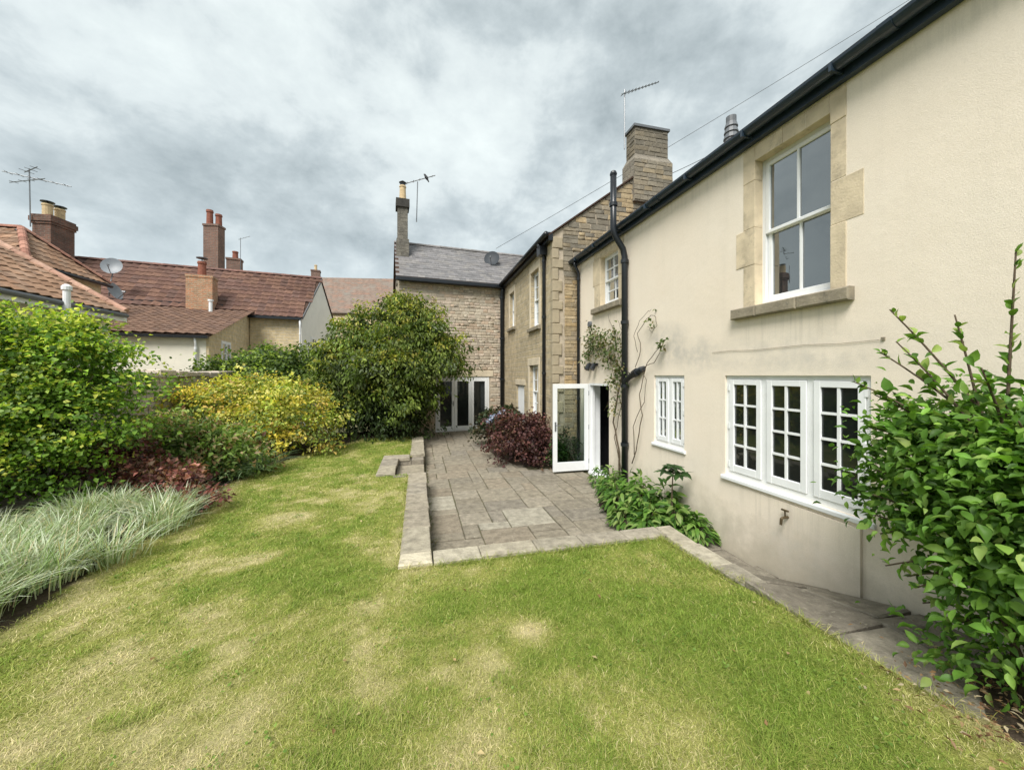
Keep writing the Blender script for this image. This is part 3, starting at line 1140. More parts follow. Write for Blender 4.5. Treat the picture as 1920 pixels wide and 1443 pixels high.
def build_lawn():
    st = 0.08
    xs = np.arange(-6.0, 2.9, st); ys = np.arange(-2.5, 11.8, st)
    X, Y = np.meshgrid(xs, ys, indexing='ij')
    Z = lawn_z(X, Y)
    V = np.stack([X, Y, Z], -1).reshape(-1, 3)
    ny = len(ys)
    cx, cy = X[:-1, :-1] + st / 2, Y[:-1, :-1] + st / 2
    ok = (cx < lawn_right(cy) + 0.03) & ~((cx > PXR + 0.06) & (cy > PY0 + 0.06)) & ~((cx > -0.72) & (cy > 7.3) & (cy < 8.9) & (cx < 0.3))
    i, j = np.nonzero(ok)
    a = i * ny + j
    T = np.concatenate([np.stack([a, a + ny, a + ny + 1], 1), np.stack([a, a + ny + 1, a + 1], 1)])
    C = lawn_colour(dryness(V[:, 0], V[:, 1])) * 0.72
    bed = V[:, 0] < lawn_left(V[:, 1]) - .12
    C[bed] = (0.06, 0.046, 0.032)
    o = tri_mesh('lawn', V, T, C, 'lawn_soil', smooth=True)
    struct(o)
    # turf: one stuff object of single blades
    n = 900000
    d = (RNG.random(n) * (13.5 ** 0.5 - 1.05 ** 0.5) + 1.05 ** 0.5) ** 2
    a = RNG.uniform(-1.25, 1.15, n) + YAW
    x, y = np.sin(a) * d, np.cos(a) * d
    k = on_lawn(x, y)
    # thin the density to about 13000 per square metre near, fewer far off
    x, y, d = x[k], y[k], d[k]
    dr = dryness(x, y)
    base = np.stack([x, y, lawn_z(x, y) - 0.004], 1)
    m = len(x)
    clumpy = fbm(x, y, 9, 2, 77)
    tuft = sstep(.66, .78, fbm(x, y, 4.2, 2, 91))
    h = RNG.uniform(0.014, 0.042, m) * (0.55 + 0.9 * clumpy + 0.8 * tuft) * (1 - 0.45 * dr)
    dr = dr * (1 - .6 * tuft)
    w = np.maximum(0.0026, d * 0.00105) * RNG.uniform(0.8, 1.3, m)
    mix = np.clip(dr + RNG.normal(0, 0.27, m), 0, 1)
    C = lawn_colour(mix) * RNG.uniform(0.72, 1.3, (m, 1))
    V, T, C = blades(m, base, h, w, RNG.uniform(0.1, 0.8, m), RNG.uniform(0.2, 1.1, m), C, seg=2)
    o = tri_mesh('turf', V, T, C, 'grass_blade')
    tag(o, 'short patchy green and straw coloured grass covering the lawn', 'grass', kind='stuff')
    # longer tufts along kerbs, wall foot and border
    pts = []
    rr = random.Random(5)
    for _ in range(2600):
        t = rr.random()
        c = rr.random()
        if c < 0.36: p = (PXR - 0.02 + rr.gauss(0, .012), 3.75 + t * 7.6)
        elif c < 0.62: p = (PXR + t * 2.9, PY0 - 0.02 + rr.gauss(0, .012))
        else:
            yy = 1.2 + t * 2.5; p = (float(lawn_right(yy)) + rr.gauss(-.01, .012), yy)
        if -0.8 < p[0] < 0.2 and 7.2 < p[1] < 9: continue
        pts.append(p)
    pts = np.array(pts); m = len(pts)
    base = np.stack([pts[:, 0], pts[:, 1], lawn_z(pts[:, 0], pts[:, 1])], 1)
    C = lawn_colour(np.clip(dryness(pts[:, 0], pts[:, 1]) * .6 + RNG.normal(0.1, .2, m), 0, 1)) * RNG.uniform(.7, 1.2, (m, 1))
    V, T, C = blades(m, base, RNG.uniform(.035, .085, m), np.maximum(.003, np.hypot(pts[:, 0], pts[:, 1]) * .0011), RNG.uniform(.1, .7, m), RNG.uniform(.2, 1.2, m), C, seg=3)
    o = tri_mesh('edge_grass', V, T, C, 'grass_blade')
    tag(o, 'longer grass fringe along the lawn edges beside the stone coping', 'grass', kind='stuff')


build_lawn()


# ------------------------------------------------------------------ patio
def patio_z(y):
    return 0.15 * float(sstep(8.5, 13.2, y))


def slab(fr_pts, z, th, parent, col, name='paving_slab', mat='paving', ch=0.010, zf=None):
    """flat stone with worn edges from four plan corners"""
    zf = zf or (lambda x, y: z)
    c = np.mean(fr_pts, axis=0)
    top = [np.array(p) + (c - np.array(p)) / max(1e-6, np.linalg.norm(c - np.array(p))) * ch * 1.5 for p in fr_pts]
    pts = [(p[0], p[1], zf(*p) - th) for p in fr_pts] + [(p[0], p[1], zf(*p) - ch * .8) for p in fr_pts] + [(p[0], p[1], zf(*p)) for p in top]
    fc = [(8, 9, 10, 11)]
    for a in range(4):
        b = (a + 1) % 4
        fc += [(a, b, 4 + b, 4 + a), (4 + a, 4 + b, 8 + b, 8 + a)]
    o = obj(name, MB().add(pts, fc), mat, parent, color=col)
    o.location = -WLOC[parent]; WLOC[o] = np.zeros(3)
    return o


def build_patio():
    m = MB()
    ys = [3.3] + [4.0 + k * 0.6 for k in range(17)]
    for a, b in zip(ys[:-1], ys[1:]):
        m.add([(PXL - .1, a, patio_z(a) - .022), (WX, a, patio_z(a) - .022), (WX, b, patio_z(b) - .022), (PXL - .1, b, patio_z(b) - .022)], [(0, 1, 2, 3)])
    m.add([(PXL - .35, 11.3, -.03), (PXL - .1, 11.3, -.03), (PXL - .1, 13.6, .12), (PXL - .35, 13.6, .12)], [(0, 1, 2, 3)])
    base = struct(obj('patio', m, 'joint_moss'))
    rr = random.Random(21)
    cell = 0.228
    nx, ny = 15, 44
    used = [[False] * ny for _ in range(nx)]
    pal = [(.235, .208, .160), (.25, .222, .172), (.222, .198, .155), (.242, .208, .158), (.262, .234, .184), (.23, .207, .168)]
    for j in range(ny):
        for i in range(nx):
            if used[i][j]: continue
            opts = [(2, 2), (2, 2), (3, 2), (2, 3), (2, 1), (3, 2), (3, 3), (1, 2)]
            rr.shuffle(opts)
            for (w, h) in opts + [(1, 1)]:
                if i + w <= nx and j + h <= ny and not any(used[a][b] for a in range(i, i + w) for b in range(j, j + h)):
                    break
            for a in range(i, i + w):
                for b in range(j, j + h): used[a][b] = True
            g_ = 0.008
            x0, x1 = PXL + 0.01 + i * cell + g_, PXL + 0.01 + (i + w) * cell - g_
            y0, y1 = PY1 + j * cell + g_ * 1.2, PY1 + (j + h) * cell - g_ * 1.2
            if x1 > WX - .02 or (x1 > 3.05 and y1 > 8.3): continue
            if x0 > 2.55 and y0 < 6.9 and x0 > np.interp(y0, [3.9, 5.5, 6.9], [2.6, 3.0, 3.6]): continue
            if x0 > 1.75 and y0 > 8.6 and x0 > np.interp(y0, [8.6, 10, 13], [2.3, 1.9, 2.1]): continue
            jx = lambda: rr.uniform(-.006, .006)
            c = np.array(rr.choice(pal)) * rr.uniform(.9, 1.1)
            if rr.random() < .035: c = np.array((.33, .305, .245)) * rr.uniform(.9, 1.1)
            dz = rr.uniform(-.005, .006); tl = rr.uniform(-.006, .006)
            slab([(x0 + jx(), y0 + jx()), (x1 + jx(), y0 + jx()), (x1 + jx(), y1 + jx()), (x0 + jx(), y1 + jx())], 0, .045, base, c,
                 zf=lambda x, y: patio_z(y) + dz + tl * (x - x0))


build_patio()


def build_low_wall():
    # the low wall along the lawn with its coping
    w = thing('low_garden_wall', (PXR, 4, 0), 'low stone edging wall between lawn and sunken patio, with a recessed step', 'wall')
    rr = random.Random(4)
    pal = [(.33, .295, .225), (.305, .27, .21), (.36, .325, .25), (.28, .25, .20)]
    TOP = .325

    def cope(x0, x1, y0, y1, n, axis='y', c=None, name='coping_stone', z=TOP):
        for k in range(n):
            if axis == 'y':
                a, b = y0 + (y1 - y0) * k / n, y0 + (y1 - y0) * (k + 1) / n
                q = [(x0, a + .004), (x1, a + .004), (x1, b - .004), (x0, b - .004)]
            else:
                a, b = x0 + (x1 - x0) * k / n, x0 + (x1 - x0) * (k + 1) / n
                q = [(a + .004, y0), (b - .004, y0), (b - .004, y1), (a + .004, y1)]
            q = [(x + rr.uniform(-.008, .008), y + rr.uniform(-.004, .004)) for x, y in q]
            col = np.array(c or rr.choice(pal)) * rr.uniform(.88, 1.12)
            slab(q, z + rr.uniform(-.005, .005), .075, w, col, name, ch=.012)

    cope(PXR, PXL, 3.74, 3.99, 1, c=(.50, .45, .34))
    cope(PXR, PXL, 4.00, 7.24, 5)
    cope(PXR, PXL, 8.95, 11.45, 3)
    cope(-.77, -.44, 7.25, 8.60, 2)
    cope(-.77, PXR - .01, 8.61, 8.94, 1, 'x')
    # wall body below the coping
    b = MB()
    b.xyz(PXR + .03, PXL - .025, 3.80, 7.22, -.1, TOP - .076)
    b.xyz(PXR + .03, PXL - .025, 8.97, 11.43, -.1, TOP - .076)
    b.xyz(-.74, -.47, 7.27, 8.62, -.1, TOP - .076)
    b.xyz(-.74, PXR + .02, 8.63, 8.93, -.1, TOP - .076)
    b.xyz(PXR + .03, PXL - .03, 8.63, 8.96, -.1, TOP - .076)
    b.xyz(-.46, PXR + .02, 7.10, 7.24, -.1, TOP - .03)
    part('wall_body', b, 'grey_stone', w)
    fr = Fr((PXL - .022, 0), R(90), (1, 0))
    rubble(w, fr, [(4.0, -.01), (7.2, -.01), (7.2, .245), (4.0, .245)], [], (.10, .14), (.2, .4), pal, seed=8, proud=.02)
    rubble(w, fr, [(8.97, .03), (11.4, .09), (11.4, .245), (8.97, .245)], [], (.09, .12), (.2, .4), pal, seed=9, proud=.02)
    # the step inside the recess
    slab([(-.45, 7.25), (PXL - .02, 7.25), (PXL - .02, 8.62), (-.45, 8.62)], .15, .15, w, np.array((.30, .265, .20)), 'step')
    # coping across the front of the patio
    f = thing('patio_kerb', (PXL, PY0, 0), 'pale stone coping strip along the near edge of the patio', 'kerb')
    w_save = w
    pal2 = [(.36, .325, .25), (.32, .29, .228), (.39, .355, .275), (.30, .27, .215)]
    xs = [PXL + .01, .62, 1.22, 1.75, 2.30, 2.78]
    for a, c_ in zip(xs[:-1], xs[1:]):
        q = [(a + .004, PY0 + .02 + rr.uniform(-.02, .02)), (c_ - .004, PY0 + .02 + rr.uniform(-.02, .02)), (c_ - .004, PY1 - .01), (a + .004, PY1 - .01)]
        slab(q, .315 + rr.uniform(-.006, .004), .075, f, np.array(rr.choice(pal2)) * rr.uniform(.9, 1.1), 'coping_stone', ch=.012)
    part('wall_body', MB().xyz(PXL + .02, 2.75, PY0 + .05, PY1 - .03, -.1, .238), 'grey_stone', f)
    # rising kerb beside the house path
    k = thing('path_kerb', (2.8, 3.4, .2), 'curved stone kerb between lawn corner and sunken house path', 'kerb')
    ys = [3.98, 3.45, 2.98, 2.62]
    for a, c_ in zip(ys[:-1], ys[1:]):
        z = .318 + .03 * (3.9 - a) / 1.0
        q = [(2.71, c_ + .004), (2.95, c_ + .004), (2.98 if a > 3.9 else 2.95, a - .004), (2.79 if a > 3.9 else 2.71, a - .004)]
        slab(q, z, .085, k, np.array(rr.choice(pal2)) * rr.uniform(.85, 1.05), 'coping_stone', ch=.012)
    part('wall_body', MB().xyz(2.74, 2.92, 2.66, 3.96, -.1, .23), 'grey_stone', k)
    # house path
    def pz(x, y):
        """the path falls towards the house wall and, beyond it, down to the patio"""
        drop = np.interp(y, [1.7, 2.3, 2.55, 3.05], [.0, .07, .20, .27])
        return .395 - (x - 2.72) / .94 * drop - np.interp(y, [2.75, 3.1], [0, .10])
    pm = MB()
    gy = [-1, .5, 1.2, 1.7, 2.0, 2.3, 2.55, 2.8, 3.08]
    for a, b in zip(gy[:-1], gy[1:]):
        pm.add([(2.66, a, pz(2.66, a) - .075), (WX, a, pz(WX, a) - .075), (WX, b, pz(WX, b) - .075), (2.66, b, pz(2.66, b) - .075)], [(0, 1, 2, 3)])
    path = struct(obj('house_path', pm, 'joint_moss'))
    pp = [(.21, .188, .15), (.235, .212, .168), (.26, .235, .185)]
    def ps(x0, x1, y0, y1, z, c, th=.12):
        q = [(x + rr.uniform(-.012, .012), y + rr.uniform(-.012, .012)) for x, y in ((x0, y0), (x1, y0), (x1, y1), (x0, y1))]
        slab(q, 0, th, path, np.array(c) * rr.uniform(.92, 1.05), ch=.014, zf=(lambda x, y: pz(x, y)) if z is None else (lambda x, y: z))
    ps(2.71, 3.25, 1.95, 2.62, None, pp[0], .3)
    ps(3.27, 3.66, 2.02, 2.58, None, pp[1], .3)
    ps(2.93, 3.40, 2.64, 3.06, None, pp[0], .3)
    ps(3.42, 3.66, 2.60, 3.10, None, pp[1], .3)
    ps(2.72, 3.20, 1.24, 1.93, None, pp[2], .2)
    ps(3.22, 3.66, 1.34, 2.00, None, pp[1], .2)
    ps(2.74, 3.2, .5, 1.22, None, pp[0], .2)
    ps(3.22, 3.66, .5, 1.32, None, pp[2], .2)
    ps(2.98, 3.64, 3.10, 3.34, .05, pp[1], .1)
    for (y0, y1) in ((3.36, 3.85), (3.87, 4.4), (4.42, 4.95)):
        ps(2.98, 3.42, y0, y1, .012, pp[1], .06)
        ps(3.44, 3.66, y0, y1, .0, pp[0], .06)


build_low_wall()

# soil of the bed below the casement, of the purple bush and under the right shrub
s = MB()
def bedpoly(pts, z0, h):
    n = len(pts); c = np.mean(pts, axis=0)
    V = [(x, y, z0) for x, y in pts] + [(c[0] + (x - c[0]) * .7, c[1] + (y - c[1]) * .7, z0 + h) for x, y in pts]
    s.add(V, [tuple(range(n, 2 * n))] + [(k, (k + 1) % n, n + (k + 1) % n, n + k) for k in range(n)])
bedpoly([(2.62, 4.0), (3.67, 4.0), (3.67, 6.7), (3.35, 6.7), (2.85, 5.6)], -.02, .10)
bedpoly([(2.25, 8.6), (3.06, 8.4), (3.06, 13.4), (2.1, 13.1), (1.8, 10.2)], .0, .12)
bedpoly([(2.66, .1), (3.66, .1), (3.66, 1.45), (3.2, 1.5), (2.72, 1.2)], .40, .06)
bedpoly([(-2.3, 11.5), (-.2, 11.6), (0.1, 13.0), (-.6, 13.2), (-3, 13)], .22, .10)
struct(obj('flower_bed', s, 'soil'))

# ================================================================== CREAM HOUSE
WF = Fr((WX, 0), R(90), (-1, 0))
YEND = 8.31
cream = thing('cream_house', (6.2, 3.0, 0), 'cream rendered two storey house with white casements and black gutter on the right', 'house')


def build_cream():
    big = (2.31, 3.85, .92, 2.145)
    small = (4.58, 5.29, 1.07, 2.145)
    upn = (2.62, 3.43, 2.93, 4.57)
    upf = (6.39, 7.12, 3.57, 4.60)
    door = (6.76, 7.64, -.02, 1.975)
    m = MB()
    wall_face(m, WF, -4.0, YEND, -.15, 4.80, [big, small, upn, upf, door], .16)
    # a thicker skin low down by the path, as the render steps there
    m.prism([WF.P(2.37, -.15, .0015), WF.P(2.37, -.15, .03), WF.P(2.42, -.15, .035), WF.P(3.75, -.15, .0015)], (0, 0, .985))
    # other sides of the house
    m.xyz(WX, 9.2, YEND - .02, YEND, -.15, 4.8)
    m.xyz(9.0, 9.2, -4, YEND - .02, -.15, 4.8)
    m.xyz(WX, 9.0, -4.2, -4, -.15, 4.8)
    part('wall', m, 'cream_render', cream)
    # room shell seen through the open door
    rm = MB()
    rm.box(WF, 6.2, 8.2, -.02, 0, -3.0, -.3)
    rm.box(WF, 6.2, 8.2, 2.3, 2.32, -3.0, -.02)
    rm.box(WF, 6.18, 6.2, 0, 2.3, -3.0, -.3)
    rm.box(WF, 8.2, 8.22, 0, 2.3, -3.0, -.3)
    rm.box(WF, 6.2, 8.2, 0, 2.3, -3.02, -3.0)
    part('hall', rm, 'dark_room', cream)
    # roof
    r = MB()
    pitch = math.tan(R(31))
    rx = 6.35
    rz = 4.89 + (rx - 3.52) * pitch
    r.prism([(3.52, -4.2, 4.86), (rx, -4.2, rz), (rx, -4.2, rz + .05), (3.52, -4.2, 4.91)], (0, YEND + 4.2 + .02, 0))
    r.prism([(rx, -4.2, rz), (9.3, -4.2, 4.86), (9.3, -4.2, 4.91), (rx, -4.2, rz + .05)], (0, YEND + 4.2 + .02, 0))
    r.add([(3.7, YEND - .03, 4.8), (rx, YEND - .03, rz), (9.1, YEND - .03, 4.8)], [(0, 1, 2)])
    roof = part('roof', r, 'under_tile', cream)
    p = at_x(1371, 250, rx)
    obj('chimney_pot', MB().lathe((rx, p[1], rz - .02), [(.16, 0), (.16, .32), (.13, .36), (.13, .5), (.15, .52), (.12, .62), (.14, .64), (.11, .74), (.13, .76), (.10, .86), (.10, .98)], 12), 'lead', roof)
    # fascia and soffit
    part('fascia', MB().box(WF, -4.2, YEND + .04, 4.745, 4.90, .012, .075), 'gutter_sky_tint', cream)
    # half-round gutter
    gm = MB()
    n = 9
    cx, cz, ro = .142, 4.868, .068
    sec = []
    for k in range(n + 1):
        a = math.pi + math.pi * k / n
        sec.append((cx + ro * math.cos(a), cz + ro * math.sin(a)))
    for k in range(n + 1):
        a = 2 * math.pi - math.pi * k / n
        sec.append((cx + (ro - .006) * math.cos(a), cz + (ro - .006) * math.sin(a)))
    q = [WF.P(-4.2, z, o) for o, z in sec]
    gm.prism(q, (0, YEND + 4.2 + .1, 0))
    gut = part('gutter', gm, 'gutter_sky_tint', cream)
    for y in np.arange(-1.2, 8.2, .92):
        b = MB()
        b.box(WF, y - .012, y + .012, cz - ro - .012, cz - .01, .07, cx + ro + .006)
        obj('gutter_bracket', b, 'gutter_sky_tint', gut)
    for y in (2.05, 4.95, 7.4):
        b = MB()
        sec2 = [(cx + (ro + .008) * math.cos(math.pi + math.pi * k / 9), cz + (ro + .008) * math.sin(math.pi + math.pi * k / 9)) for k in range(10)]
        b.prism([WF.P(y, z, o) for o, z in sec2], (0, .09, 0))
        obj('gutter_joint', b, 'gutter_sky_tint', gut)
    # casements
    window(cream, WF, *big, .028, 3, 4, 2, fw=.045, cw=.062, sill=(.035, .05, .04, 'white_paint'), hinges=True, bar=.024, mull=.06)
    window(cream, WF, *small, .028, 2, 3, 2, fw=.04, cw=.055, sill=(.03, .045, .035, 'white_paint'), hinges=True, bar=.022, mull=.045)
    window(cream, WF, *upn, .115, 1, 1, 2, fw=.035, cw=.045, glass='sash_glass', sash=True, bar=.022, name='sash_window')
    window(cream, WF, *upf, .10, 1, 2, 2, fw=.035, cw=.045, glass='window_glass', sash=True, bar=.022, name='sash_window')
    # stone dressings, slightly proud of the render; shared faces are butted
    rr = random.Random(3)

    def st(a0, a1, z0, z1, o=.006, nm='jamb_stone', mt='dressed_stone', dep=.1):
        part(nm, MB().box(WF, a0 + .002, a1 - .002, z0 + .002, z1 - .002, -dep, o + rr.uniform(-.003, .003), .004), mt, cream)
    for z0, z1, w in ((2.90, 3.40, .15), (3.40, 3.82, .25), (3.82, 4.35, .15), (4.35, 4.735, .15)):
        st(3.420, 3.43 + w, z0, z1)
    for z0, z1, w in ((2.90, 3.52, .125), (3.52, 3.92, .26), (3.92, 4.45, .125), (4.45, 4.735, .125)):
        st(2.618 - w, 2.630, z0, z1)
    for a0, a1 in ((2.632, 2.86), (2.86, 3.09), (3.09, 3.418)):
        st(a0, a1, 4.560, 4.735, nm='lintel_stone')
    for a0, a1 in ((2.43, 2.90), (2.90, 3.36), (3.36, 3.70)):
        part('sill_stone', MB().box(WF, a0 + .001, a1 - .001, 2.805, 2.925, -.12, .075 + rr.uniform(0, .005), .012), 'sill_stone', cream)
    for z0, z1, w in ((3.56, 4.05, .17), (4.05, 4.60, .21)):
        st(7.112, 7.12 + w * 1.6, z0, z1)
        st(6.388 - w * .8, 6.398, z0, z1)
    st(6.2, 7.42, 4.602, 4.735, nm='lintel_stone')
    part('sill_stone', MB().box(WF, 6.22, 7.42, 3.45, 3.565, -.12, .085, .012), 'sill_stone', cream)
    # door lining, frame and the leaf standing open
    f = MB()
    f.box(WF, 7.60, 7.638, 0, 1.97, -.24, .012)
    f.box(WF, 6.762, 6.79, 0, 1.97, -.24, -.10)
    f.box(WF, 6.80, 7.60, 1.93, 1.972, -.33, .008)
    f.box(WF, 7.565, 7.60, .0, 1.93, -.10, -.04)
    f.box(WF, 6.80, 7.60, -.02, .03, -.30, .05)
    fr_ = part('door_frame', f, 'white_paint', cream)
    DF = Fr((3.665, 7.665), R(180), (0, -1))        # along -X, facing the camera
    d = MB()
    W_, H0, H1 = .835, .045, 1.955
    d.box(DF, 0, .10, H0, H1, -.022, .022, .004)
    d.box(DF, W_ - .095, W_, H0, H1, -.022, .022, .004)
    d.box(DF, .10, W_ - .095, H1 - .10, H1, -.022, .021, .004)
    d.box(DF, .10, W_ - .095, H0, H0 + .20, -.022, .021, .004)
    leaf = part('door', d, 'white_paint', cream)
    obj('pane', MB().box(DF, .098, W_ - .093, H0 + .198, H1 - .098, -.006, .006), 'clear_glass', leaf)
    h = MB()
    h.box(DF, W_ - .065, W_ - .03, .93, 1.13, .022, .032)
    h.tube([DF.P(W_ - .048, 1.06, .03), DF.P(W_ - .048, 1.06, .075), DF.P(W_ - .15, 1.06, .08)], .009, 8)
    obj('handle', h, 'metal', leaf)
    for z in (.25, 1.0, 1.75):
        obj('hinge', MB().lathe((3.668, 7.642, z), [(.011, -.05), (.011, .05)], 8), 'metal', leaf)
    # soil pipe with vent, branch, and the far rainwater pipe
    x, y = WX - .075, 6.05
    sp = downpipe(cream, [(x, y, -.1), (x, y, 4.28), (x - .03, y, 4.42), (x - .20, y, 4.66), (x - .225, y, 4.78), (x - .225, y, 5.72)], .056, (.9, 1.95, 3.1, 4.2, 5.2), name='soil_pipe')
    obj('branch_pipe', MB().tube([(x, y, 2.02), (x, y - .12, 2.1), (x, y - .38, 2.2), (x + .03, y - .46, 2.24), (x + .12, y - .5, 2.26)], [.05, .05, .05, .055, .055], 10), 'black_gutter', sp)
    obj('branch_collar', MB().tube([(x, y - .30, 2.168), (x, y - .40, 2.208)], .068, 10), 'black_gutter', sp)
    obj('vent_cap', MB().lathe((x - .225, y, 5.72), [(.06, 0), (.066, .03), (.05, .07), (.02, .09)], 10), 'black_gutter', sp)
    x2, y2 = WX - .05, 8.12
    downpipe(cream, [(WX - .142, y2, 4.80), (WX - .142, y2, 4.72), (x2, y2, 4.55), (x2, y2, -.05)], .034, (4.4, 3.0, 1.6), name='downpipe')
    # round vent and old cable along the wall
    part('wall_vent', MB().tube([WF.P(7.58, 3.27, 0), WF.P(7.58, 3.27, .05)], [.07, .06], 14), 'lead', cream)
    cb = [WF.P(4.05 - k * .3, 2.44 + .008 * math.sin(k * 2.1), .008) for k in range(7)]
    part('wall_cable', MB().tube(cb, .0022, 5), 'sill_stone', cream)
    part('cable_box', MB().box(WF, 2.21, 2.235, 2.435, 2.46, 0, .012), 'sill_stone', cream)


build_cream()

# twin wall lamp beside the door and the garden tap
lamp = thing('wall_lamp', WF.P(7.4, 2.35, 0), 'small black twin spotlight fixed above the open glazed door', 'lamp')
part('bracket', MB().box(WF, 7.22, 7.60, 2.36, 2.40, 0, .03), 'black_gutter', lamp)
for a in (7.28, 7.52):
    part('lamp_head', MB().tube([WF.P(a, 2.40, .04), WF.P(a, 2.37, .07), WF.P(a - .01, 2.27, .13)], [.035, .05, .06], 10), 'black_gutter', lamp)

tp = thing('garden_tap', WF.P(3.02, .68, 0), 'small dark garden tap on the cream wall below the casement', 'tap')
part('tap_body', MB().tube([WF.P(3.02, .70, 0), WF.P(3.02, .70, .085), WF.P(3.02, .69, .105), WF.P(3.02, .63, .112)], [.013, .014, .014, .012], 8), 'brass', tp)
part('back_plate', MB().tube([WF.P(3.02, .70, .001), WF.P(3.02, .70, .012)], .03, 10), 'brass', tp)
part('tap_handle', MB().tube([WF.P(3.02, .70, .055), WF.P(3.02, .765, .06)], .008, 6).box(WF, 2.985, 3.055, .765, .78, .05, .07), 'brass', tp)

# ================================================================== STONE HOUSE (middle)
SX, SY0 = 3.08, 8.34
SF = Fr((SX, 0), R(90), (-1, 0))
GF = Fr((0, SY0), 0, (0, -1))
stone = thing('stone_house', (5.6, 11, 0), 'ochre rubble stone house with tall gable and chimney beyond the cream house', 'house')
SPAL = [(.38, .295, .18), (.34, .27, .17), (.31, .25, .165), (.41, .33, .215), (.37, .275, .155), (.29, .24, .17)]
GPAL = [(.25, .22, .168), (.22, .195, .152), (.275, .235, .172), (.20, .18, .143), (.29, .24, .163)]
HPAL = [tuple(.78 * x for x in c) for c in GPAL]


def build_stone():
    m = MB()
    holes = [(9.4, 10.13, 3.46, 5.0), (12.02, 12.66, 3.76, 4.95), (9.45, 10.27, .95, 2.42), (10.83, 11.74, .1, 1.84)]
    wall_face(m, SF, SY0 + .03, 14.2, -.1, 5.52, holes, .14)
    part('west_wall', m, 'coursed_stone', stone)
    gm = MB()
    AP = (5.6, 7.36)
    gm.add([GF.P(SX, -.1, -.03), GF.P(8.12, -.1, -.03), GF.P(8.12, 5.5, -.03), GF.P(AP[0], AP[1], -.03), GF.P(SX, 5.5, -.03)], [(0, 1, 2, 3, 4)])
    gm.xyz(8.0, 8.12, SY0 + .1, 14.2, -.1, 5.5)
    gm.xyz(SX, 8.12, 14.2, 14.3, -.1, 5.5)
    part('gable_wall', gm, 'mortar', stone)
    # dressed quoins on the corner, then rubble
    rr = random.Random(12)
    z = 0
    k = 0
    while z < 5.4:
        h = rr.uniform(.2, .32); h = min(h, 5.46 - z)
        w = (.15, .25)[k % 2] * rr.uniform(.9, 1.1)
        q = MB(); q.box(GF, SX - .012, SX + w, z + .005, z + h - .005, -.14, .008, .012)
        part('quoin', q, 'quoin_stone', stone)
        z += h; k += 1
    rubble(stone, Fr((0, SY0 + .028), 0, (0, -1)), [(SX + .30, 0), (3.80, 0), (3.80, 4.5), (SX + .30, 4.5)], [], (.07, .13), (.14, .34), SPAL, seed=5, cap=170, name='rubble_stone')
    rubble(stone, Fr((0, SY0 + .028), 0, (0, -1)), [(SX + .26, 4.5), (7.0, 4.5), (7.0, 6.3), AP, (SX + .26, 5.66)], [], (.08, .15), (.16, .40), GPAL + SPAL[:2], seed=6, cap=130, name='rubble_stone')
    # roof, verge and gutter
    r = MB()
    tn = (AP[1] - 5.5) / (AP[0] - SX)
    L_ = 5.9
    e = .16
    for sgn in (0, 1):
        x0 = SX - e if not sgn else 8.12 + e
        z0 = 5.50 - e * tn
        r.prism([(x0, SY0 - .03, z0 + .02), (AP[0], SY0 - .03, AP[1] + .02), (AP[0], SY0 - .03, AP[1] + .06), (x0, SY0 - .03, z0 + .06)], (0, L_, 0))
    part('roof', r, 'under_tile', stone)
    part('fascia', MB().box(SF, SY0 - .02, 13.7, 5.33, 5.52, .01, .12), 'black_gutter', stone)
    part('gutter', MB().tube([(SX - .19, SY0 - .06, 5.46), (SX - .19, 13.55, 5.46)], .06, 8), 'black_gutter', stone, smooth=True)
    # windows with pale stone surrounds
    for k, (a0, a1, z0, z1) in enumerate(holes[:3]):
        window(stone, SF, a0, a1, z0, z1, .10, 1, 2, 2, fw=.045, cw=.045, sash=True, name='sash_window', bar=.02)
        part('surround_stone', MB().box(SF, a0 - .13, a0 - .001, z0, z1, -.1, .015, .006), 'pale_stone', stone)
        part('surround_stone', MB().box(SF, a1 + .001, a1 + .13, z0, z1, -.1, .015, .006), 'pale_stone', stone)
        part('lintel_stone', MB().box(SF, a0 - .13, a1 + .13, z1 + .001, z1 + .2, -.1, .017, .006), 'pale_stone', stone)
        part('sill_stone', MB().box(SF, a0 - .16, a1 + .16, z0 - .1, z0 - .001, -.1, .08, .01), 'sill_stone', stone)
    d = MB()
    d.box(SF, 10.84, 11.73, .1, 1.83, -.12, -.06)
    for k in range(5):
        a = 10.86 + k * .172
        d.box(SF, a + .004, a + .168, .14, 1.80, -.06, -.045, .004)
    part('white_door', d, 'white_paint', stone)
    part('lintel_stone', MB().box(SF, 10.7, 11.86, 1.842, 2.02, -.1, .015, .006), 'pale_stone', stone)
    downpipe(stone, [(SX - .19, 8.86, 5.42), (SX - .19, 8.86, 5.34), (SX - .05, 8.86, 5.1), (SX - .05, 8.86, .1)], .042, (5.0, 3.6, 2.2, .9))
    hp = MB().box(SF, 8.74, 8.98, 5.12, 5.34, .012, .20)
    part('hopper', hp, 'black_gutter', stone)
    # chimney on the gable
    c = MB()
    c.xyz(5.20, 6.30, SY0 - .06, 8.84, 6.5, 7.56)
    c.add([(5.20, SY0 - .06, 7.56), (6.30, SY0 - .06, 7.56), (6.30, 8.84, 7.56), (5.20, 8.84, 7.56), (5.27, SY0 + .02, 7.72), (6.22, SY0 + .02, 7.72), (6.22, 8.76, 7.72), (5.27, 8.76, 7.72)], [(0, 1, 5, 4), (1, 2, 6, 5), (2, 3, 7, 6), (3, 0, 4, 7)])
    c.xyz(5.27, 6.22, SY0 + .02, 8.76, 7.7, 8.40)
    ch = part('chimney', c, 'grey_stone', stone)
    obj('chimney_cap', MB().xyz(5.23, 6.26, SY0 - .02, 8.80, 8.40, 8.46), 'lead', ch)
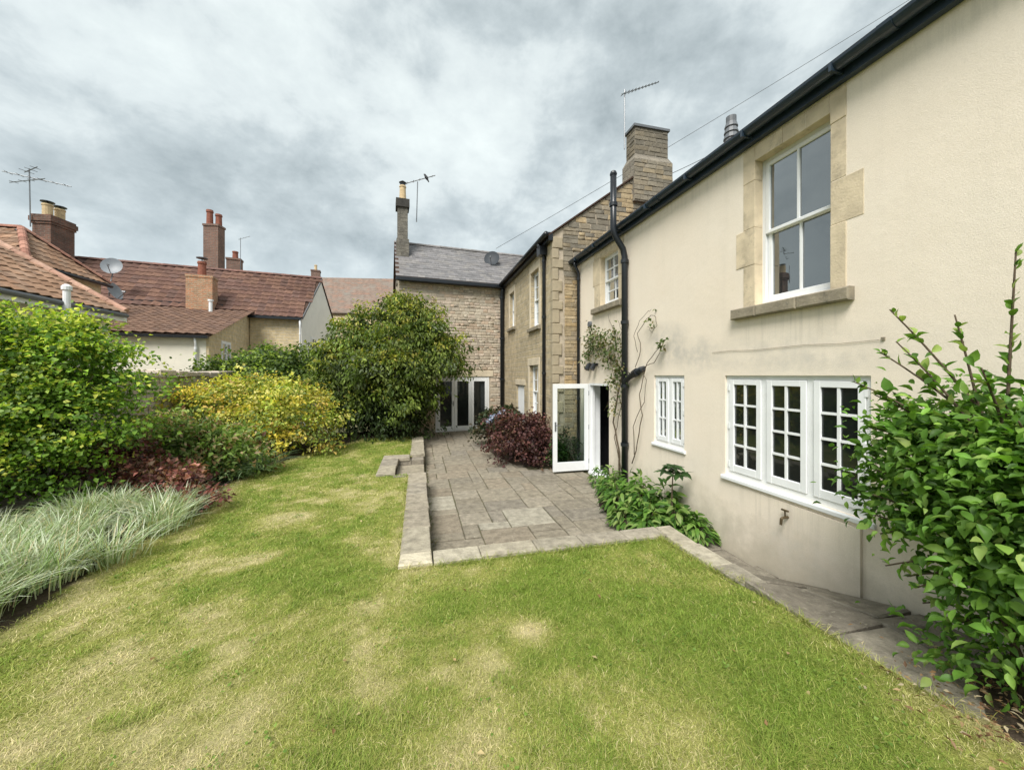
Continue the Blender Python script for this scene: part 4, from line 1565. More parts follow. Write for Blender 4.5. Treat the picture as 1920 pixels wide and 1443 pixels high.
    rubble(ch, Fr((0, SY0 - .058), 0, (0, -1)), [(5.20, 6.52), (6.30, 6.52), (6.30, 7.55), (5.20, 7.55)], [], (.08, .14), (.15, .36), GPAL, seed=15, name='stone')
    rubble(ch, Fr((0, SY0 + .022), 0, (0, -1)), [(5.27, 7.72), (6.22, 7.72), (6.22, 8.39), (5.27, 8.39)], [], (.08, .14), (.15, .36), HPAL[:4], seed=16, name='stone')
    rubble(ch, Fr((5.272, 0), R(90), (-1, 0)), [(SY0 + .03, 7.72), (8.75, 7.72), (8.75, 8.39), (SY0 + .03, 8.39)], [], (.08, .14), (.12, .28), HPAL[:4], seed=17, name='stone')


build_stone()

# ================================================================== BACK HOUSE (slate roof, french doors)
BA = R(5)
BF = Fr((3.08, 13.59), BA)
back = thing('slate_roofed_house', (1.2, 15.5, 0), 'pale rubble stone house with grey slate roof and white french doors at the end', 'house')
BPAL = [(.47, .40, .31), (.43, .37, .285), (.50, .44, .35), (.46, .36, .27), (.40, .35, .28), (.48, .40, .32)]


def build_back():
    dh = (-2.52, -.57, .13, 2.09)
    m = MB()
    wall_face(m, Fr(BF.P(0, 0, -.03)[:2], BA), -3.76, .4, -.2, 5.42, [dh], .2)
    m.box(BF, -3.76, -3.6, -.2, 5.42, -3.9, -.031)
    m.box(BF, -3.6, 4, -.2, 5.42, -3.9, -3.8)
    # gable on the left end
    m.add([BF.P(-3.76, 5.42, -.03), BF.P(-3.76, 5.42, -3.9), BF.P(-3.76, 7.22, -1.93)], [(0, 1, 2)])
    part('wall', m, 'mortar', back)
    rubble(back, Fr(BF.P(0, 0, -.03)[:2], BA), [(-3.76, .0), (0, .0), (0, 5.36), (-3.76, 5.36)], [(dh[0] - .05, dh[1] + .05, 0, 2.10), (-2.75, -.40, 2.10, 2.30)], (.07, .13), (.11, .28), BPAL, seed=31, name='rubble_stone')
    part('lintel_stone', MB().box(BF, -2.72, -.42, 2.10, 2.30, -.1, .01, .006), 'pale_stone', back)
    # french doors: frame, three leaves
    f = MB()
    a0, a1, z0, z1 = dh
    f.box(BF, a0, a0 + .06, z0, z1, -.12, -.02); f.box(BF, a1 - .06, a1, z0, z1, -.12, -.02)
    f.box(BF, a0 + .06, a1 - .06, z1 - .06, z1, -.12, -.022); f.box(BF, a0 + .06, a1 - .06, z0, z0 + .05, -.12, -.022)
    fd = part('french_doors', f, 'white_paint', back)
    w = (a1 - a0 - .12) / 3
    for k in range(3):
        x0, x1 = a0 + .06 + k * w + .003, a0 + .06 + (k + 1) * w - .003
        d = MB()
        zb, zt = z0 + .055, z1 - .065
        d.box(BF, x0, x0 + .095, zb, zt, -.08, -.012, .004); d.box(BF, x1 - .095, x1, zb, zt, -.08, -.012, .004)
        d.box(BF, x0 + .095, x1 - .095, zt - .10, zt, -.08, -.013, .004); d.box(BF, x0 + .095, x1 - .095, zb, zb + .14, -.08, -.013, .004)
        obj('door_leaf', d, 'white_paint', fd)
        obj('pane', MB().box(BF, x0 + .09, x1 - .09, zb + .135, zt - .095, -.055, -.045), 'window_glass', fd)
    obj('handle', MB().box(BF, a0 + .06 + w - .06, a0 + .06 + w - .03, 1.05, 1.22, -.012, .01).tube([BF.P(a0 + .06 + w - .045, 1.14, .01), BF.P(a0 + .06 + w - .045, 1.14, .05), BF.P(a0 + .06 + w - .13, 1.14, .05)], .01, 6), 'metal', fd)
    # roof
    e0 = BF.P(-3.86, 5.44, .16)
    up = np.array((0, 0, 7.25)) - np.array((0, 0, 5.44))
    dpt = 1.93 + .16
    upv = np.array((-BF.out[0] * dpt, -BF.out[1] * dpt, 1.81))
    sl_ = np.linalg.norm(upv)
    upv = upv / sl_
    r = MB()
    th = np.array((0, 0, .05))
    A, B = np.array(BF.P(-3.86, 5.44, .16)), np.array(BF.P(4.0, 5.44, .16))
    C, D = B + upv * sl_, A + upv * sl_
    r.prism([A, B, C, D], th)
    A2, B2 = np.array(BF.P(-3.86, 5.44, -4.02)), np.array(BF.P(4.0, 5.44, -4.02))
    r.prism([A2, B2, C, D], th)
    roof = part('roof', r, 'under_tile', back)
    sm = pantile_unit('slate', 'slate', n=1, flat=True)
    roof_tiles(roof, A + th, BF.ax, upv, [(0, 0), (6.2, 0), (6.2, sl_ - .05), (0, sl_ - .05)], .24, .17, sm, 'slate', [(.165, .158, .160), (.178, .170, .170), (.155, .150, .152), (.188, .178, .172)], 'slate_tile', seed=41, lift=.003, stag=.5, thick=.03)
    half_round(D + th + np.array((0, 0, -.03)), C + th + np.array((0, 0, -.03)), 18, .09, roof, [(.24, .225, .22), (.20, .19, .185)])
    part('gutter', MB().box(BF, -3.86, .0, 5.33, 5.46, .10, .24, .02), 'black_gutter', back)
    downpipe(back, [BF.P(-.10, 5.34, .17), BF.P(-.10, 5.25, .16), BF.P(-.10, 5.05, .09), BF.P(-.10, .1, .09)], .075, (5.0, 3.5, 2.0))
    # chimney on the left gable
    c = MB()
    c.box(BF, -3.80, -3.36, 5.5, 7.16, -1.55, -1.0)
    c.box(BF, -3.76, -3.40, 7.16, 8.34, -1.50, -1.05)
    ch = part('chimney', c, 'dark_rubble', back)
    obj('chimney_cap', MB().box(BF, -3.82, -3.34, 8.34, 8.64, -1.56, -.99), 'sooty_stone', ch)
    p = BF.P(-3.57, 8.64, -1.28)
    obj('chimney_pot', MB().lathe(p, [(.13, 0), (.115, .3), (.11, .5), (.13, .53), (.12, .58)], 12), 'buff_pot', ch)
    obj('pot_cowl', MB().lathe((p[0], p[1], p[2] + .58), [(.10, 0), (.10, .1), (.14, .12), (.03, .2)], 10), 'black_gutter', ch)


build_back()


# ------------------------------------------------------------------ aerials, dishes, bird, wires
def aerial(name, foot, top, boom, n, label, group='television aerials on the chimneys', elr=.28, r=.014, extra=None, panel=False):
    """mast from foot to top; boom list of (start, end) near the top; n cross rods on each"""
    t = thing(name, foot, label, 'aerial', group)
    part('mast', MB().tube([foot, top], r, 6), 'metal', t)
    for (b0, b1, nn, el) in boom:
        b0, b1 = np.array(b0), np.array(b1)
        bm = part('boom', MB().tube([b0, b1], r * .8, 6), 'metal', t)
        d = nrm(b1 - b0)
        s_ = np.cross(d, (0, 0, 1)); s_ = s_ / np.linalg.norm(s_)
        for k in range(nn):
            p = b0 + (b1 - b0) * (k + .5) / nn
            ll = el * (1 - .45 * k / nn)
            obj('rod', MB().tube([p - s_ * ll, p + s_ * ll], r * .5, 5), 'metal', bm)
    return t


# on the stone chimney
f0, t0 = at_y(1171, 280, 8.70), at_y(1171, 168, 8.70)
aerial('television_aerial', f0, t0, [(at_y(1166, 177, 8.66), at_y(1235, 154, 9.0), 11, .10)], 0, 'thin television aerial with long ribbed boom on the big stone chimney', r=.016)
# on the back chimney
f1, t1 = at_d(781, 416, 14.7), at_d(783, 341, 14.7)
aerial('television_aerial', f1, t1, [(at_d(757, 345, 14.5), at_d(816, 329, 14.9), 5, .10)], 0, 'slim television aerial beside the narrow chimney of the slate roof', r=.022)
bp = at_d(800, 334, 14.78)
bird = thing('bird', bp, 'black bird perched on the aerial by the slate roof chimney', 'bird')


def bird_body():
    fwd = nrm(np.array((-.35, .25, .75))); 
    pts = [bp + fwd * s for s in (-.20, -.10, -.02, .06, .12, .15, .19, .215)]
    rad = [.018, .032, .058, .062, .040, .042, .032, .006]
    mb = MB().tube(pts, rad, 10)
    sd = np.array((.58, .81, 0))
    mb.tube([bp + fwd * .205, bp + fwd * .20 + np.array((-.05, .03, .0))], [.012, .003], 6)
    part('body', mb, 'feathers', bird, smooth=True)
    for s_ in (-1, 1):
        mb = MB().prism([bp + fwd * .07 + sd * s_ * .055, bp - fwd * .18 + sd * s_ * .02, bp - fwd * .05 + sd * s_ * .07], np.array((-.01, .0, .012)))
        part('wing', mb, 'feathers', bird)
        part('leg', MB().tube([bp - fwd * .03 + sd * s_ * .02, bp + sd * s_ * .025 + np.array((.03, 0, -.09))], .006, 5), 'feathers', bird)


bird_body()


def dish(name, c, r, normal, label, mount, mat='dish_grey'):
    t = thing(name, c, label, 'satellite dish', 'satellite dishes on the roofs')
    z = nrm(np.array(normal, float)); x = nrm(np.cross((0, 0, 1), z)); y = np.cross(z, x)
    rings, seg = 5, 20
    pts = [np.array(c) - z * r * .22]
    for i in range(1, rings + 1):
        q = i / rings
        for k in range(seg):
            a = 2 * math.pi * k / seg
            pts.append(np.array(c) + (x * math.cos(a) + y * math.sin(a) * 1.08) * r * q - z * r * .22 * (1 - q * q))
    fc = [(0, 1 + k, 1 + (k + 1) % seg) for k in range(seg)]
    for i in range(rings - 1):
        for k in range(seg):
            j = (k + 1) % seg
            fc.append((1 + i * seg + k, 1 + (i + 1) * seg + k, 1 + (i + 1) * seg + j, 1 + i * seg + j))
    part('reflector', MB().add(pts, fc), mat, t, smooth=True)
    arm = np.array(c) + z * r * 1.0 - y * r * .5
    part('feed_arm', MB().tube([np.array(c) - y * r - z * .02, arm], .014, 6).tube([arm, arm - z * .10 + y * .05], .03, 8), 'metal', t)
    part('bracket', MB().tube([np.array(c) - z * r * .22, np.array(c) - z * .22, mount], .02, 6), 'metal', t)


dish('satellite_dish', at_d(922, 484, 14.9), .31, (-.35, -.9, .35), 'dark round satellite dish on the slate roof ridge', at_d(926, 505, 15.2), 'dish_dark')
dish('satellite_dish', at_d(209, 498, 14.6), .32, (.25, -.9, .3), 'pale grey round satellite dish above the gutter of the long red roof', at_d(206, 535, 14.6))
dish('satellite_dish', at_d(216, 545, 13.6), .30, (.93, -.1, .35), 'satellite dish seen edge on at the corner of the hipped tile roof', at_d(205, 555, 13.6))


def wire(name, p0, p1, sag, label, r=.009):
    p0, p1 = np.array(p0), np.array(p1)
    pts = [p0 + (p1 - p0) * t - np.array((0, 0, sag * 4 * t * (1 - t))) for t in np.linspace(0, 1, 24)]
    o = obj(name, MB().tube(pts, r, 5), 'lead')
    tag(o, label, 'wire', 'overhead telephone wires')


wire('telephone_wire', at_d(930, 466, 15.0), at_d(1900, -122, 11.0), .12, 'long telephone wire running from the slate roof ridge to the upper right')
wire('telephone_wire', at_d(1258, 326, 9.6), at_d(1440, 232, 9.6), .04, 'short faint telephone wire between the stone chimney and the cream house roof')

# ================================================================== LEFT: PANTILE HOUSE B
TPAL = [(0.27, 0.159, 0.1), (0.24, 0.144, 0.093), (0.299, 0.184, 0.119), (0.216, 0.137, 0.094), (0.27, 0.178, 0.123)]
PAN = pantile_unit('pantile', 'roof_tile')


def build_B():
    xe, ze, ye = -6.75, 3.6, 10.78
    b = thing('pantile_cottage', (-9, 7, -.3), 'low cream cottage with orange pantile roof behind the bright green shrub', 'cottage')
    tn = math.tan(R(31.5))
    W_ = 3.1
    up = nrm(np.array((-1, 0, tn)))
    m = MB()
    m.xyz(xe - .2 - 2 * W_ + .6, xe - .2, 3.0, ye - .12, -.3, ze - .02)
    m.prism([(xe - .2, ye - .12, ze - .03), (xe - W_, ye - .12, ze + (W_ - .05) * tn - .06), (xe - 2 * W_ + .4, ye - .12, ze - .03)], (0, -.2, 0))
    part('wall', m, 'cream_plaster', b)
    r = MB()
    A, B = np.array((xe, 3.0, ze)), np.array((xe, ye, ze))
    L_ = W_ / up[0] * -1
    C, D = B + up * L_, A + up * L_
    r.prism([A, B, C, D], (0, 0, -.05))
    A2, B2 = np.array((xe - 2 * W_, 3.0, ze)), np.array((xe - 2 * W_, ye, ze))
    r.prism([A2, B2, C, D], (0, 0, -.05))
    roof = part('roof', r, 'under_tile', b)
    n = (ye - 5.0)
    roof_tiles(roof, B, (0, -1, 0), up, [(0, -.04), (n, -.04), (n, L_), (0, L_)], .235, .30, PAN, 'roof_tile', TPAL, 'pantile', seed=51, lift=.03)
    half_round(B + np.array((0, .03, .05)), C + np.array((0, .03, .05)), 9, .085, roof, [(.42, .25, .185), (.46, .295, .22)], 'verge_tile')
    part('fascia', MB().xyz(xe + .01, xe + .035, 3.2, ye, ze - .19, ze - .04), 'white_paint', b)
    part('barge_board', MB().prism([B + np.array((.02, .005, -.06)), C + np.array((0, .005, -.06)), C + np.array((0, .005, -.2)), B + np.array((.02, .005, -.2))], (0, .03, 0)), 'white_paint', b)
    part('gutter', MB().tube([(xe + .07, 3.2, ze - .06), (xe + .07, ye - .05, ze - .06)], .05, 8), 'lead', b, smooth=True)
    p = at_x(125, 562, xe + .12)
    part('flue', MB().lathe((p[0], p[1], p[2] - .5), [(.055, 0), (.055, .68), (.075, .69), (.075, .76), (.03, .8)], 12), 'white_paint', b)


build_B()


def build_A():
    Fc = at_d(206, 535, 13)
    xe, ze = Fc[0], Fc[2]
    yN = at_x(50, 500, xe)[1]
    ym = (yN + Fc[1]) / 2
    ap = at_y(40, 431, ym)
    h = thing('hipped_cottage', (xe - 3, ym, -.3), 'old cottage with hipped red tile roof at the far left', 'cottage')
    N, Fp = np.array((xe, yN, ze)), np.array((xe, Fc[1], ze))
    le = np.array((-7.0, 0, 0))
    r = MB()
    r.add([N, Fp, ap, ap + le, N + le, Fp + le], [(0, 1, 2), (0, 2, 3, 4), (1, 5, 3, 2), (0, 4, 5, 1)])
    roof = part('roof', r, 'under_tile', h)
    # tiles on hip end
    up = ap - (N + Fp) / 2; L_ = np.linalg.norm(up); up = up / L_
    w = Fc[1] - yN
    roof_tiles(roof, Fp, (0, -1, 0), up, [(0, 0), (w, 0), (w / 2, L_)], .22, .25, PAN, 'roof_tile', TPAL, 'pantile', seed=61, lift=.03)
    up2 = np.array((0, ap[1] - yN, ap[2] - ze)); L2 = np.linalg.norm(up2); up2 = up2 / L2
    roof_tiles(roof, N, (-1, 0, 0), up2, [(0, 0), (3.5, 0), (3.5, L2), (xe - ap[0], L2)], .22, .25, PAN, 'roof_tile', TPAL, 'pantile', seed=62, lift=.03, cap=60)
    for q, s_ in ((N, 1), (Fp, 2)):
        half_round(q + np.array((0, 0, .05)), ap + np.array((0, 0, .05)), 8, .09, roof, [(.30, .15, .11), (.36, .19, .14)], 'hip_tile', seed=s_)
    half_round(ap + np.array((0, 0, .05)), ap + le + np.array((0, 0, .05)), 14, .09, roof, [(.30, .15, .11), (.36, .19, .14)])
    m = MB()
    m.xyz(xe - 7, xe - .15, yN + .15, Fc[1] - .15, -.3, ze - .02)
    part('wall', m, 'yellow_stone', h)
    part('gutter', MB().tube([N + np.array((.05, 0, -.05)), Fp + np.array((.05, 0, -.05))], .05, 8), 'black_gutter', h, smooth=True)
    # brick chimney
    c0 = at_d(95, 478, 14.6)
    ca = R(84)
    CF_ = Fr((c0[0], c0[1]), ca)
    zt = 8.42
    m = MB().box(CF_, 0, .92, 5.0, zt - .36, -.62, 0)
    CL = Fr((c0[0], c0[1]), ca)
    ch = part('chimney', m, 'red_brick', h)
    for k, (e, z0, z1) in enumerate(((.035, zt - .36, zt - .27), (.07, zt - .27, zt - .09), (.03, zt - .09, zt))):
        obj('brick_course', MB().box(CF_, -e, .92 + e, z0, z1, -.62 - e, e), 'red_brick', ch)
    for a in (.22, .68):
        p = CF_.P(a, zt, -.31)
        obj('chimney_pot', MB().lathe(p, [(.165, 0), (.15, .05), (.15, .40), (.17, .42), (.16, .48)], 14), 'buff_pot', ch)
        obj('pot_cowl', MB().lathe((p[0], p[1], p[2] + .48), [(.03, 0), (.03, .07), (.20, .075), (.20, .10), (.05, .13)], 12), 'black_gutter', ch)
    # aerial beside the stack
    fo, to = at_d(57, 425, 14.4), at_d(55, 316, 14.4)
    aerial('television_aerial', fo, to, [(at_d(4, 321, 14.2), at_d(134, 350, 14.7), 6, .16), (at_d(18, 342, 14.8), at_d(84, 335, 14.0), 4, .12), (at_d(46, 323, 14.4), at_d(70, 313, 14.2), 3, .20)], 0, 'large many armed television aerial beside the brick chimney at far left', r=.02)


build_A()

# ================================================================== LONG RED ROOF TERRACE (C) with lean-to (D)
CA = R(7.5)
CF = Fr((-5.2, 18.68), CA)
RPAL = [(0.132, 0.074, 0.057), (0.122, 0.069, 0.055), (0.143, 0.081, 0.061), (0.128, 0.077, 0.063), (0.155, 0.088, 0.064)]


def build_C():
    t = thing('terrace_house', (-9, 20, -.3), 'terrace house with long dark red tiled roof and white gable beyond the garden', 'house')
    DEP, ZR = 2.3, 7.1
    LEN = 12.5
    AL = -1.95             # where the lean-to begins
    m = MB()
    m.box(CF, AL, -.02, -.3, 4.78, -4.5, -.1)
    m.box(CF, -LEN, AL - .001, -.3, 5.16, -4.3, -.42)
    part('wall', m, 'yellow_stone', t)
    g_ = MB()
    g_.prism([CF.P(-.015, -.3, -.08), CF.P(-.015, 4.78, -.08), CF.P(.53, ZR - .05, -DEP), CF.P(1.07, 4.78, -4.5), CF.P(1.07, -.3, -4.5)], CF.ax * .06)
    part('gable', g_, 'white_wall', t)
    GD = nrm(np.array(CF.P(1.07, 0, -4.5)) - np.array(CF.P(0, 0, 0)))
    window(t, Fr(CF.P(.085, 0, 0)[:2], math.atan2(GD[1], GD[0]), (GD[1], -GD[0])), 1.1, 1.75, 2.9, 4.0, .02, 1, 2, 2, fw=.06, cw=.05, sill=(.05, .05, .05, 'white_paint'))
    # roof planes
    sl_ = math.hypot(DEP + .1, ZR - 4.74)
    A = np.array(CF.P(-LEN, 4.74, .1)); B = np.array(CF.P(.09, 4.74, .1))
    up = nrm(np.array(CF.P(0, ZR, -DEP)) - np.array(CF.P(0, 4.74, .1)))
    r = MB()
    BR_ = B + up * sl_ + CF.ax * .55
    r.prism([A, B, BR_, A + up * sl_], (0, 0, -.06))
    A2 = np.array(CF.P(-LEN, 4.74, -4.7)); B2 = np.array(CF.P(1.22, 4.74, -4.7))
    r.prism([A2, B2, BR_, A + up * sl_], (0, 0, -.06))
    roof = part('roof', r, 'under_tile', t)
    roof_tiles(roof, A, CF.ax, up, [(3.0, .42), (10.55, .42), (10.55, -.02), (LEN + .07, -.02), (LEN + .62, sl_), (3.0, sl_)], .30, .30, PAN, 'roof_tile', RPAL, 'roof_tile', seed=71, lift=.02)
    half_round(A + up * sl_, BR_, 37, .10, roof, [(.20, .11, .09), (.17, .10, .085)])
    part('verge', MB().prism([B + np.array((0, 0, .03)), BR_ + np.array((0, 0, .03)), BR_ + np.array((0, 0, -.10)), B + np.array((0, 0, -.10))], CF.ax * .03), 'lead', t)
    part('gutter', MB().box(CF, AL, .06, 4.62, 4.73, .08, .19), 'black_gutter', t)
    part('gutter', MB().box(CF, -LEN, AL - 1.0, 5.08, 5.19, -.40, -.28), 'black_gutter', t)
    # lean-to
    lo, zl, zt = 4.5, 3.44, 4.90
    l0 = -4.9
    w = MB()
    w.box(CF, l0 - 3, AL - .10, -.3, zl - .04, 4.25, lo - .12)
    part('lean_to_wall', w, 'cream_plaster', t)
    sw = MB()
    sw.prism([CF.P(AL - .1, -.3, lo - .13), CF.P(AL - .1, zl - .03, lo - .13), CF.P(AL - .1, zt - .08, -.1), CF.P(AL - .1, -.3, -.1)], CF.ax * .08)
    part('lean_to_side', sw, 'yellow_stone', t)
    A = np.array(CF.P(l0 - 3, zl, lo)); B = np.array(CF.P(AL + .03, zl, lo))
    C = np.array(CF.P(AL + .03, zt, -.1)); up3 = nrm(C - B); s3 = np.linalg.norm(C - B)
    r = MB().prism([A, B, B + up3 * s3, A + up3 * s3], (0, 0, -.06))
    lr = part('lean_to_roof', r, 'under_tile', t)
    roof_tiles(lr, A, CF.ax, up3, [(1.2, -.02), (AL + .03 - l0 + 3, -.02), (AL + .03 - l0 + 3, s3), (1.2, s3)], .26, .32, PAN, 'roof_tile', [(.172, .106, .076), (.188, .116, .083), (.158, .10, .076)], 'pantile', seed=73, lift=.03)
    part('gutter', MB().box(CF, l0 - 3, AL, zl - .12, zl - .03, lo + .0, lo + .09), 'black_gutter', t)
    LF = Fr(CF.P(AL + .015, 0, 0)[:2], CA - R(90), tuple(CF.ax[:2]))
    window(t, LF, 2.30, 3.30, 2.42, 3.36, .02, 2, 2, 1, fw=.05, cw=.05, sill=(.06, .06, .05, 'white_paint'))
    downpipe(t, [CF.P(.0, 4.64, .14), CF.P(.0, 4.3, .06), CF.P(.0, 0, .06)], .04, (4, 2), mat='white_paint')
    downpipe(t, [CF.P(AL - .35, zl - .1, lo + .04), CF.P(AL - .35, zl - .3, lo - .06), CF.P(AL - .35, 0, lo - .06)], .035, (3, 2), mat='white_paint')
    # chimneys on this roof
    def stack(u0, u1, vt, vb, d, dep, mat, pots, potm, capd=.03, ang=0.0, dz=-.8, cowl=False):
        c0, c1 = at_d(u0, vt, d), at_d(u1, vt, d)
        w_ = np.linalg.norm(c1 - c0)
        ff = Fr((c0[0], c0[1]), CA + ang)
        zt_, zb_ = c0[2], at_d(u0, vb, d)[2] + dz
        ch = part('chimney', MB().box(ff, 0, w_, zb_, zt_ - .1, -dep, 0), mat, t)
        obj('chimney_head', MB().box(ff, -capd, w_ + capd, zt_ - .1, zt_, -dep - capd, capd), mat, ch)
        for (fa, fo, hh, rr_) in pots:
            p = ff.P(w_ * fa, zt_, -dep * fo)
            obj('chimney_pot', MB().lathe(p, [(rr_ * 1.15, 0), (rr_, .06), (rr_ * .9, hh * .8), (rr_ * 1.1, hh * .85), (rr_, hh)], 12), potm, ch)
            if cowl:
                obj('pot_cowl', MB().lathe((p[0], p[1], p[2] + hh), [(.02, 0), (.02, .12), (.2, .13), (.2, .16), (.04, .2)], 12), 'lead', ch)
        return ch
    stack(381, 407, 419, 508, 18.2, .5, 'brown_brick', [(.30, .3, .72, .14), (.72, .7, .60, .14)], 'clay_pot', ang=R(-16))
    stack(348, 389, 513, 566, 15.2, .6, 'orange_brick', [(.5, .5, .62, .15)], 'clay_pot', capd=.02, cowl=True)
    stack(424, 446, 482, 511, 20.5, .5, 'brown_brick', [(.55, .5, .42, .14)], 'clay_pot')
    stack(583, 598, 505, 522, 27.6, .5, 'brown_brick', [(.5, .5, .42, .10)], 'buff_pot', dz=-.6)
    # lead flashing beside the stack and small white vent
    p = at_d(395, 572, 14.2)
    part('roof_vent', MB().lathe((p[0], p[1], p[2] - .25), [(.06, 0), (.06, .38), (.09, .40), (.09, .46)], 10), 'white_paint', t)
    aerial('television_aerial', at_d(451, 512, 19.6), at_d(451, 446, 19.6), [(at_d(447, 449, 19.5), at_d(469, 443, 19.9), 4, .14)], 0, 'small thin television aerial on a tall pole above the long red roof', r=.013)


build_C()


def build_E():
    e = thing('distant_house', (-4, 30, -.3), 'distant weathered brown tiled roof between the white gable and the slate roof', 'house')
    a, b = at_d(596, 520, 27), at_d(752, 527, 26)
    a = np.array((a[0] - 4, a[1] + 1.0, a[2])); b = np.array((b[0] + 4, b[1] - .95, b[2]))
    d = nrm(b - a)
    o = np.array((d[1], -d[0], 0)) * 3.0
    dn = np.array((0, 0, -2.9))
    r = MB().prism([a, b, b + o + dn, a + o + dn], (0, 0, .08)).prism([a, b, b - o + dn, a - o + dn], (0, 0, .08))
    part('roof', r, 'far_tiles', e)
    o2 = o * .93
    w = MB()
    for s_ in (1, -1):
        w.prism([a + o2 * s_ + dn, b + o2 * s_ + dn, np.array((*(b + o2 * s_)[:2], -.3)), np.array((*(a + o2 * s_)[:2], -.3))], o * .02)
    part('wall', w, 'yellow_stone', e)


build_E()

# ------------------------------------------------------------------ boundary wall on the left
bw = thing('boundary_wall', (-5.4, 9, 0), 'weathered grey rubble boundary wall with rough coping behind the yellow shrub', 'wall')
part('wall_core', MB().xyz(-5.75, -5.43, 1.5, 17.5, -.3, 2.12), 'mortar_dark', bw)
rubble(bw, Fr((-5.425, 0), R(90), (1, 0)), [(7.6, .9), (12.2, .9), (12.2, 2.12), (7.6, 2.12)], [], (.08, .15), (.14, .36), [(.50, .43, .37), (.44, .385, .335), (.54, .47, .40), (.47, .39, .34)], seed=81, name='rubble_stone')
rr_ = random.Random(82)
y = 6.5
while y < 13:
    l = rr_.uniform(.28, .6)
    q = [(-5.82, y + .01), (-5.34 + rr_.uniform(-.03, .03), y + .01), (-5.34 + rr_.uniform(-.03, .03), y + l - .01), (-5.82, y + l - .01)]
    slab(q, 2.12 + rr_.uniform(.09, .16), rr_.uniform(.09, .15), bw, np.array((.52, .45, .38)) * rr_.uniform(.8, 1.15), 'coping_stone', 'rubble', ch=.03)
    y += l

# ================================================================== PLANTS
def lob(u, v, d, rpx, sx=1.0, sy=1.0, sz=1.0):
    r = rpx / F * d
    return (at_d(u, v, d), (r * sx, r * sy, r * sz))


def shrub(name, lobes, label, cat, sets, base, tips, single=0, r0=.03, group=None, mat='leaf', ntip=6, seed=1):
    t = thing(name, base, label, cat, group)
    rr = random.Random(seed)
    cs = [c for c, r in lobes]
    tp = [np.array(cs[rr.randrange(len(cs))]) + np.array((rr.uniform(-.2, .2), rr.uniform(-.2, .2), rr.uniform(0, .3))) for _ in range(ntip)] if tips is None else tips
    stems(t, base, tp, r0, seed=seed)
    foliage(t, join_leaves(sets), single=single, mat=mat)
    return t


# big bright green shrub on the left
LB = [lob(95, 665, 5.2, 82), lob(170, 705, 5.3, 82), lob(30, 750, 5.0, 100), lob(200, 780, 5.2, 62), lob(100, 800, 5.0, 95), lob(-80, 690, 4.9, 130), lob(-60, 840, 4.7, 120), lob(215, 840, 5.3, 45), lob(35, 640, 5.2, 56), lob(140, 645, 5.3, 50), lob(60, 890, 4.7, 60), lob(150, 870, 4.9, 60), lob(-40, 930, 4.4, 70)]
shrub('bright_green_shrub', LB, 'large bright lime green rounded shrub at the left edge', 'shrub',
      [crown(LB, 48000, clump=.095, per=24, size=(.045, .078), asp=.36, pal=((.15, .265, .035), (.22, .36, .045), (.085, .17, .026), (.19, .27, .085)), w=(4, 3, 2.5, 1.5), young_lit=(((.47, .55, .07), (.58, .60, .10), (.34, .47, .06)), .7), droop=.25, zmin=.35, seed_n=.2, bough=.27, nb=44)],  # pale tips also carry the lit highlights in their colour
      at_d(90, 900, 5.2) * np.array((1, 1, 0)) + np.array((0, 0, .3)), None, ntip=9)

# yellow variegated shrub
LY = [lob(395, 775, 8.9, 62), lob(465, 765, 9.2, 66), lob(540, 775, 9.0, 66), lob(585, 805, 8.8, 46), lob(500, 812, 8.5, 56), lob(425, 815, 8.7, 50), lob(350, 782, 9.1, 46), lob(560, 822, 8.5, 42), lob(600, 775, 9.2, 32)]
shrub('golden_shrub', LY, 'rounded golden yellow and green variegated shrub at the border edge', 'shrub',
      [crown(LY, 26000, clump=.11, per=22, size=(.06, .095), asp=.36, pal=((.64, .51, .08), (.54, .52, .10), (.34, .42, .08), (.60, .42, .13), (.17, .23, .06), (.66, .60, .20)), w=(3.2, 3.5, 3.4, 1.0, 1.8, 1.8), droop=.3, zmin=.3, inner=.25, seed_n=.16, bough=.27, nb=44)],
      at_d(480, 850, 8.9) * np.array((1, 1, 0)) + np.array((0, 0, .3)), None, ntip=9, r0=.02, seed=2)

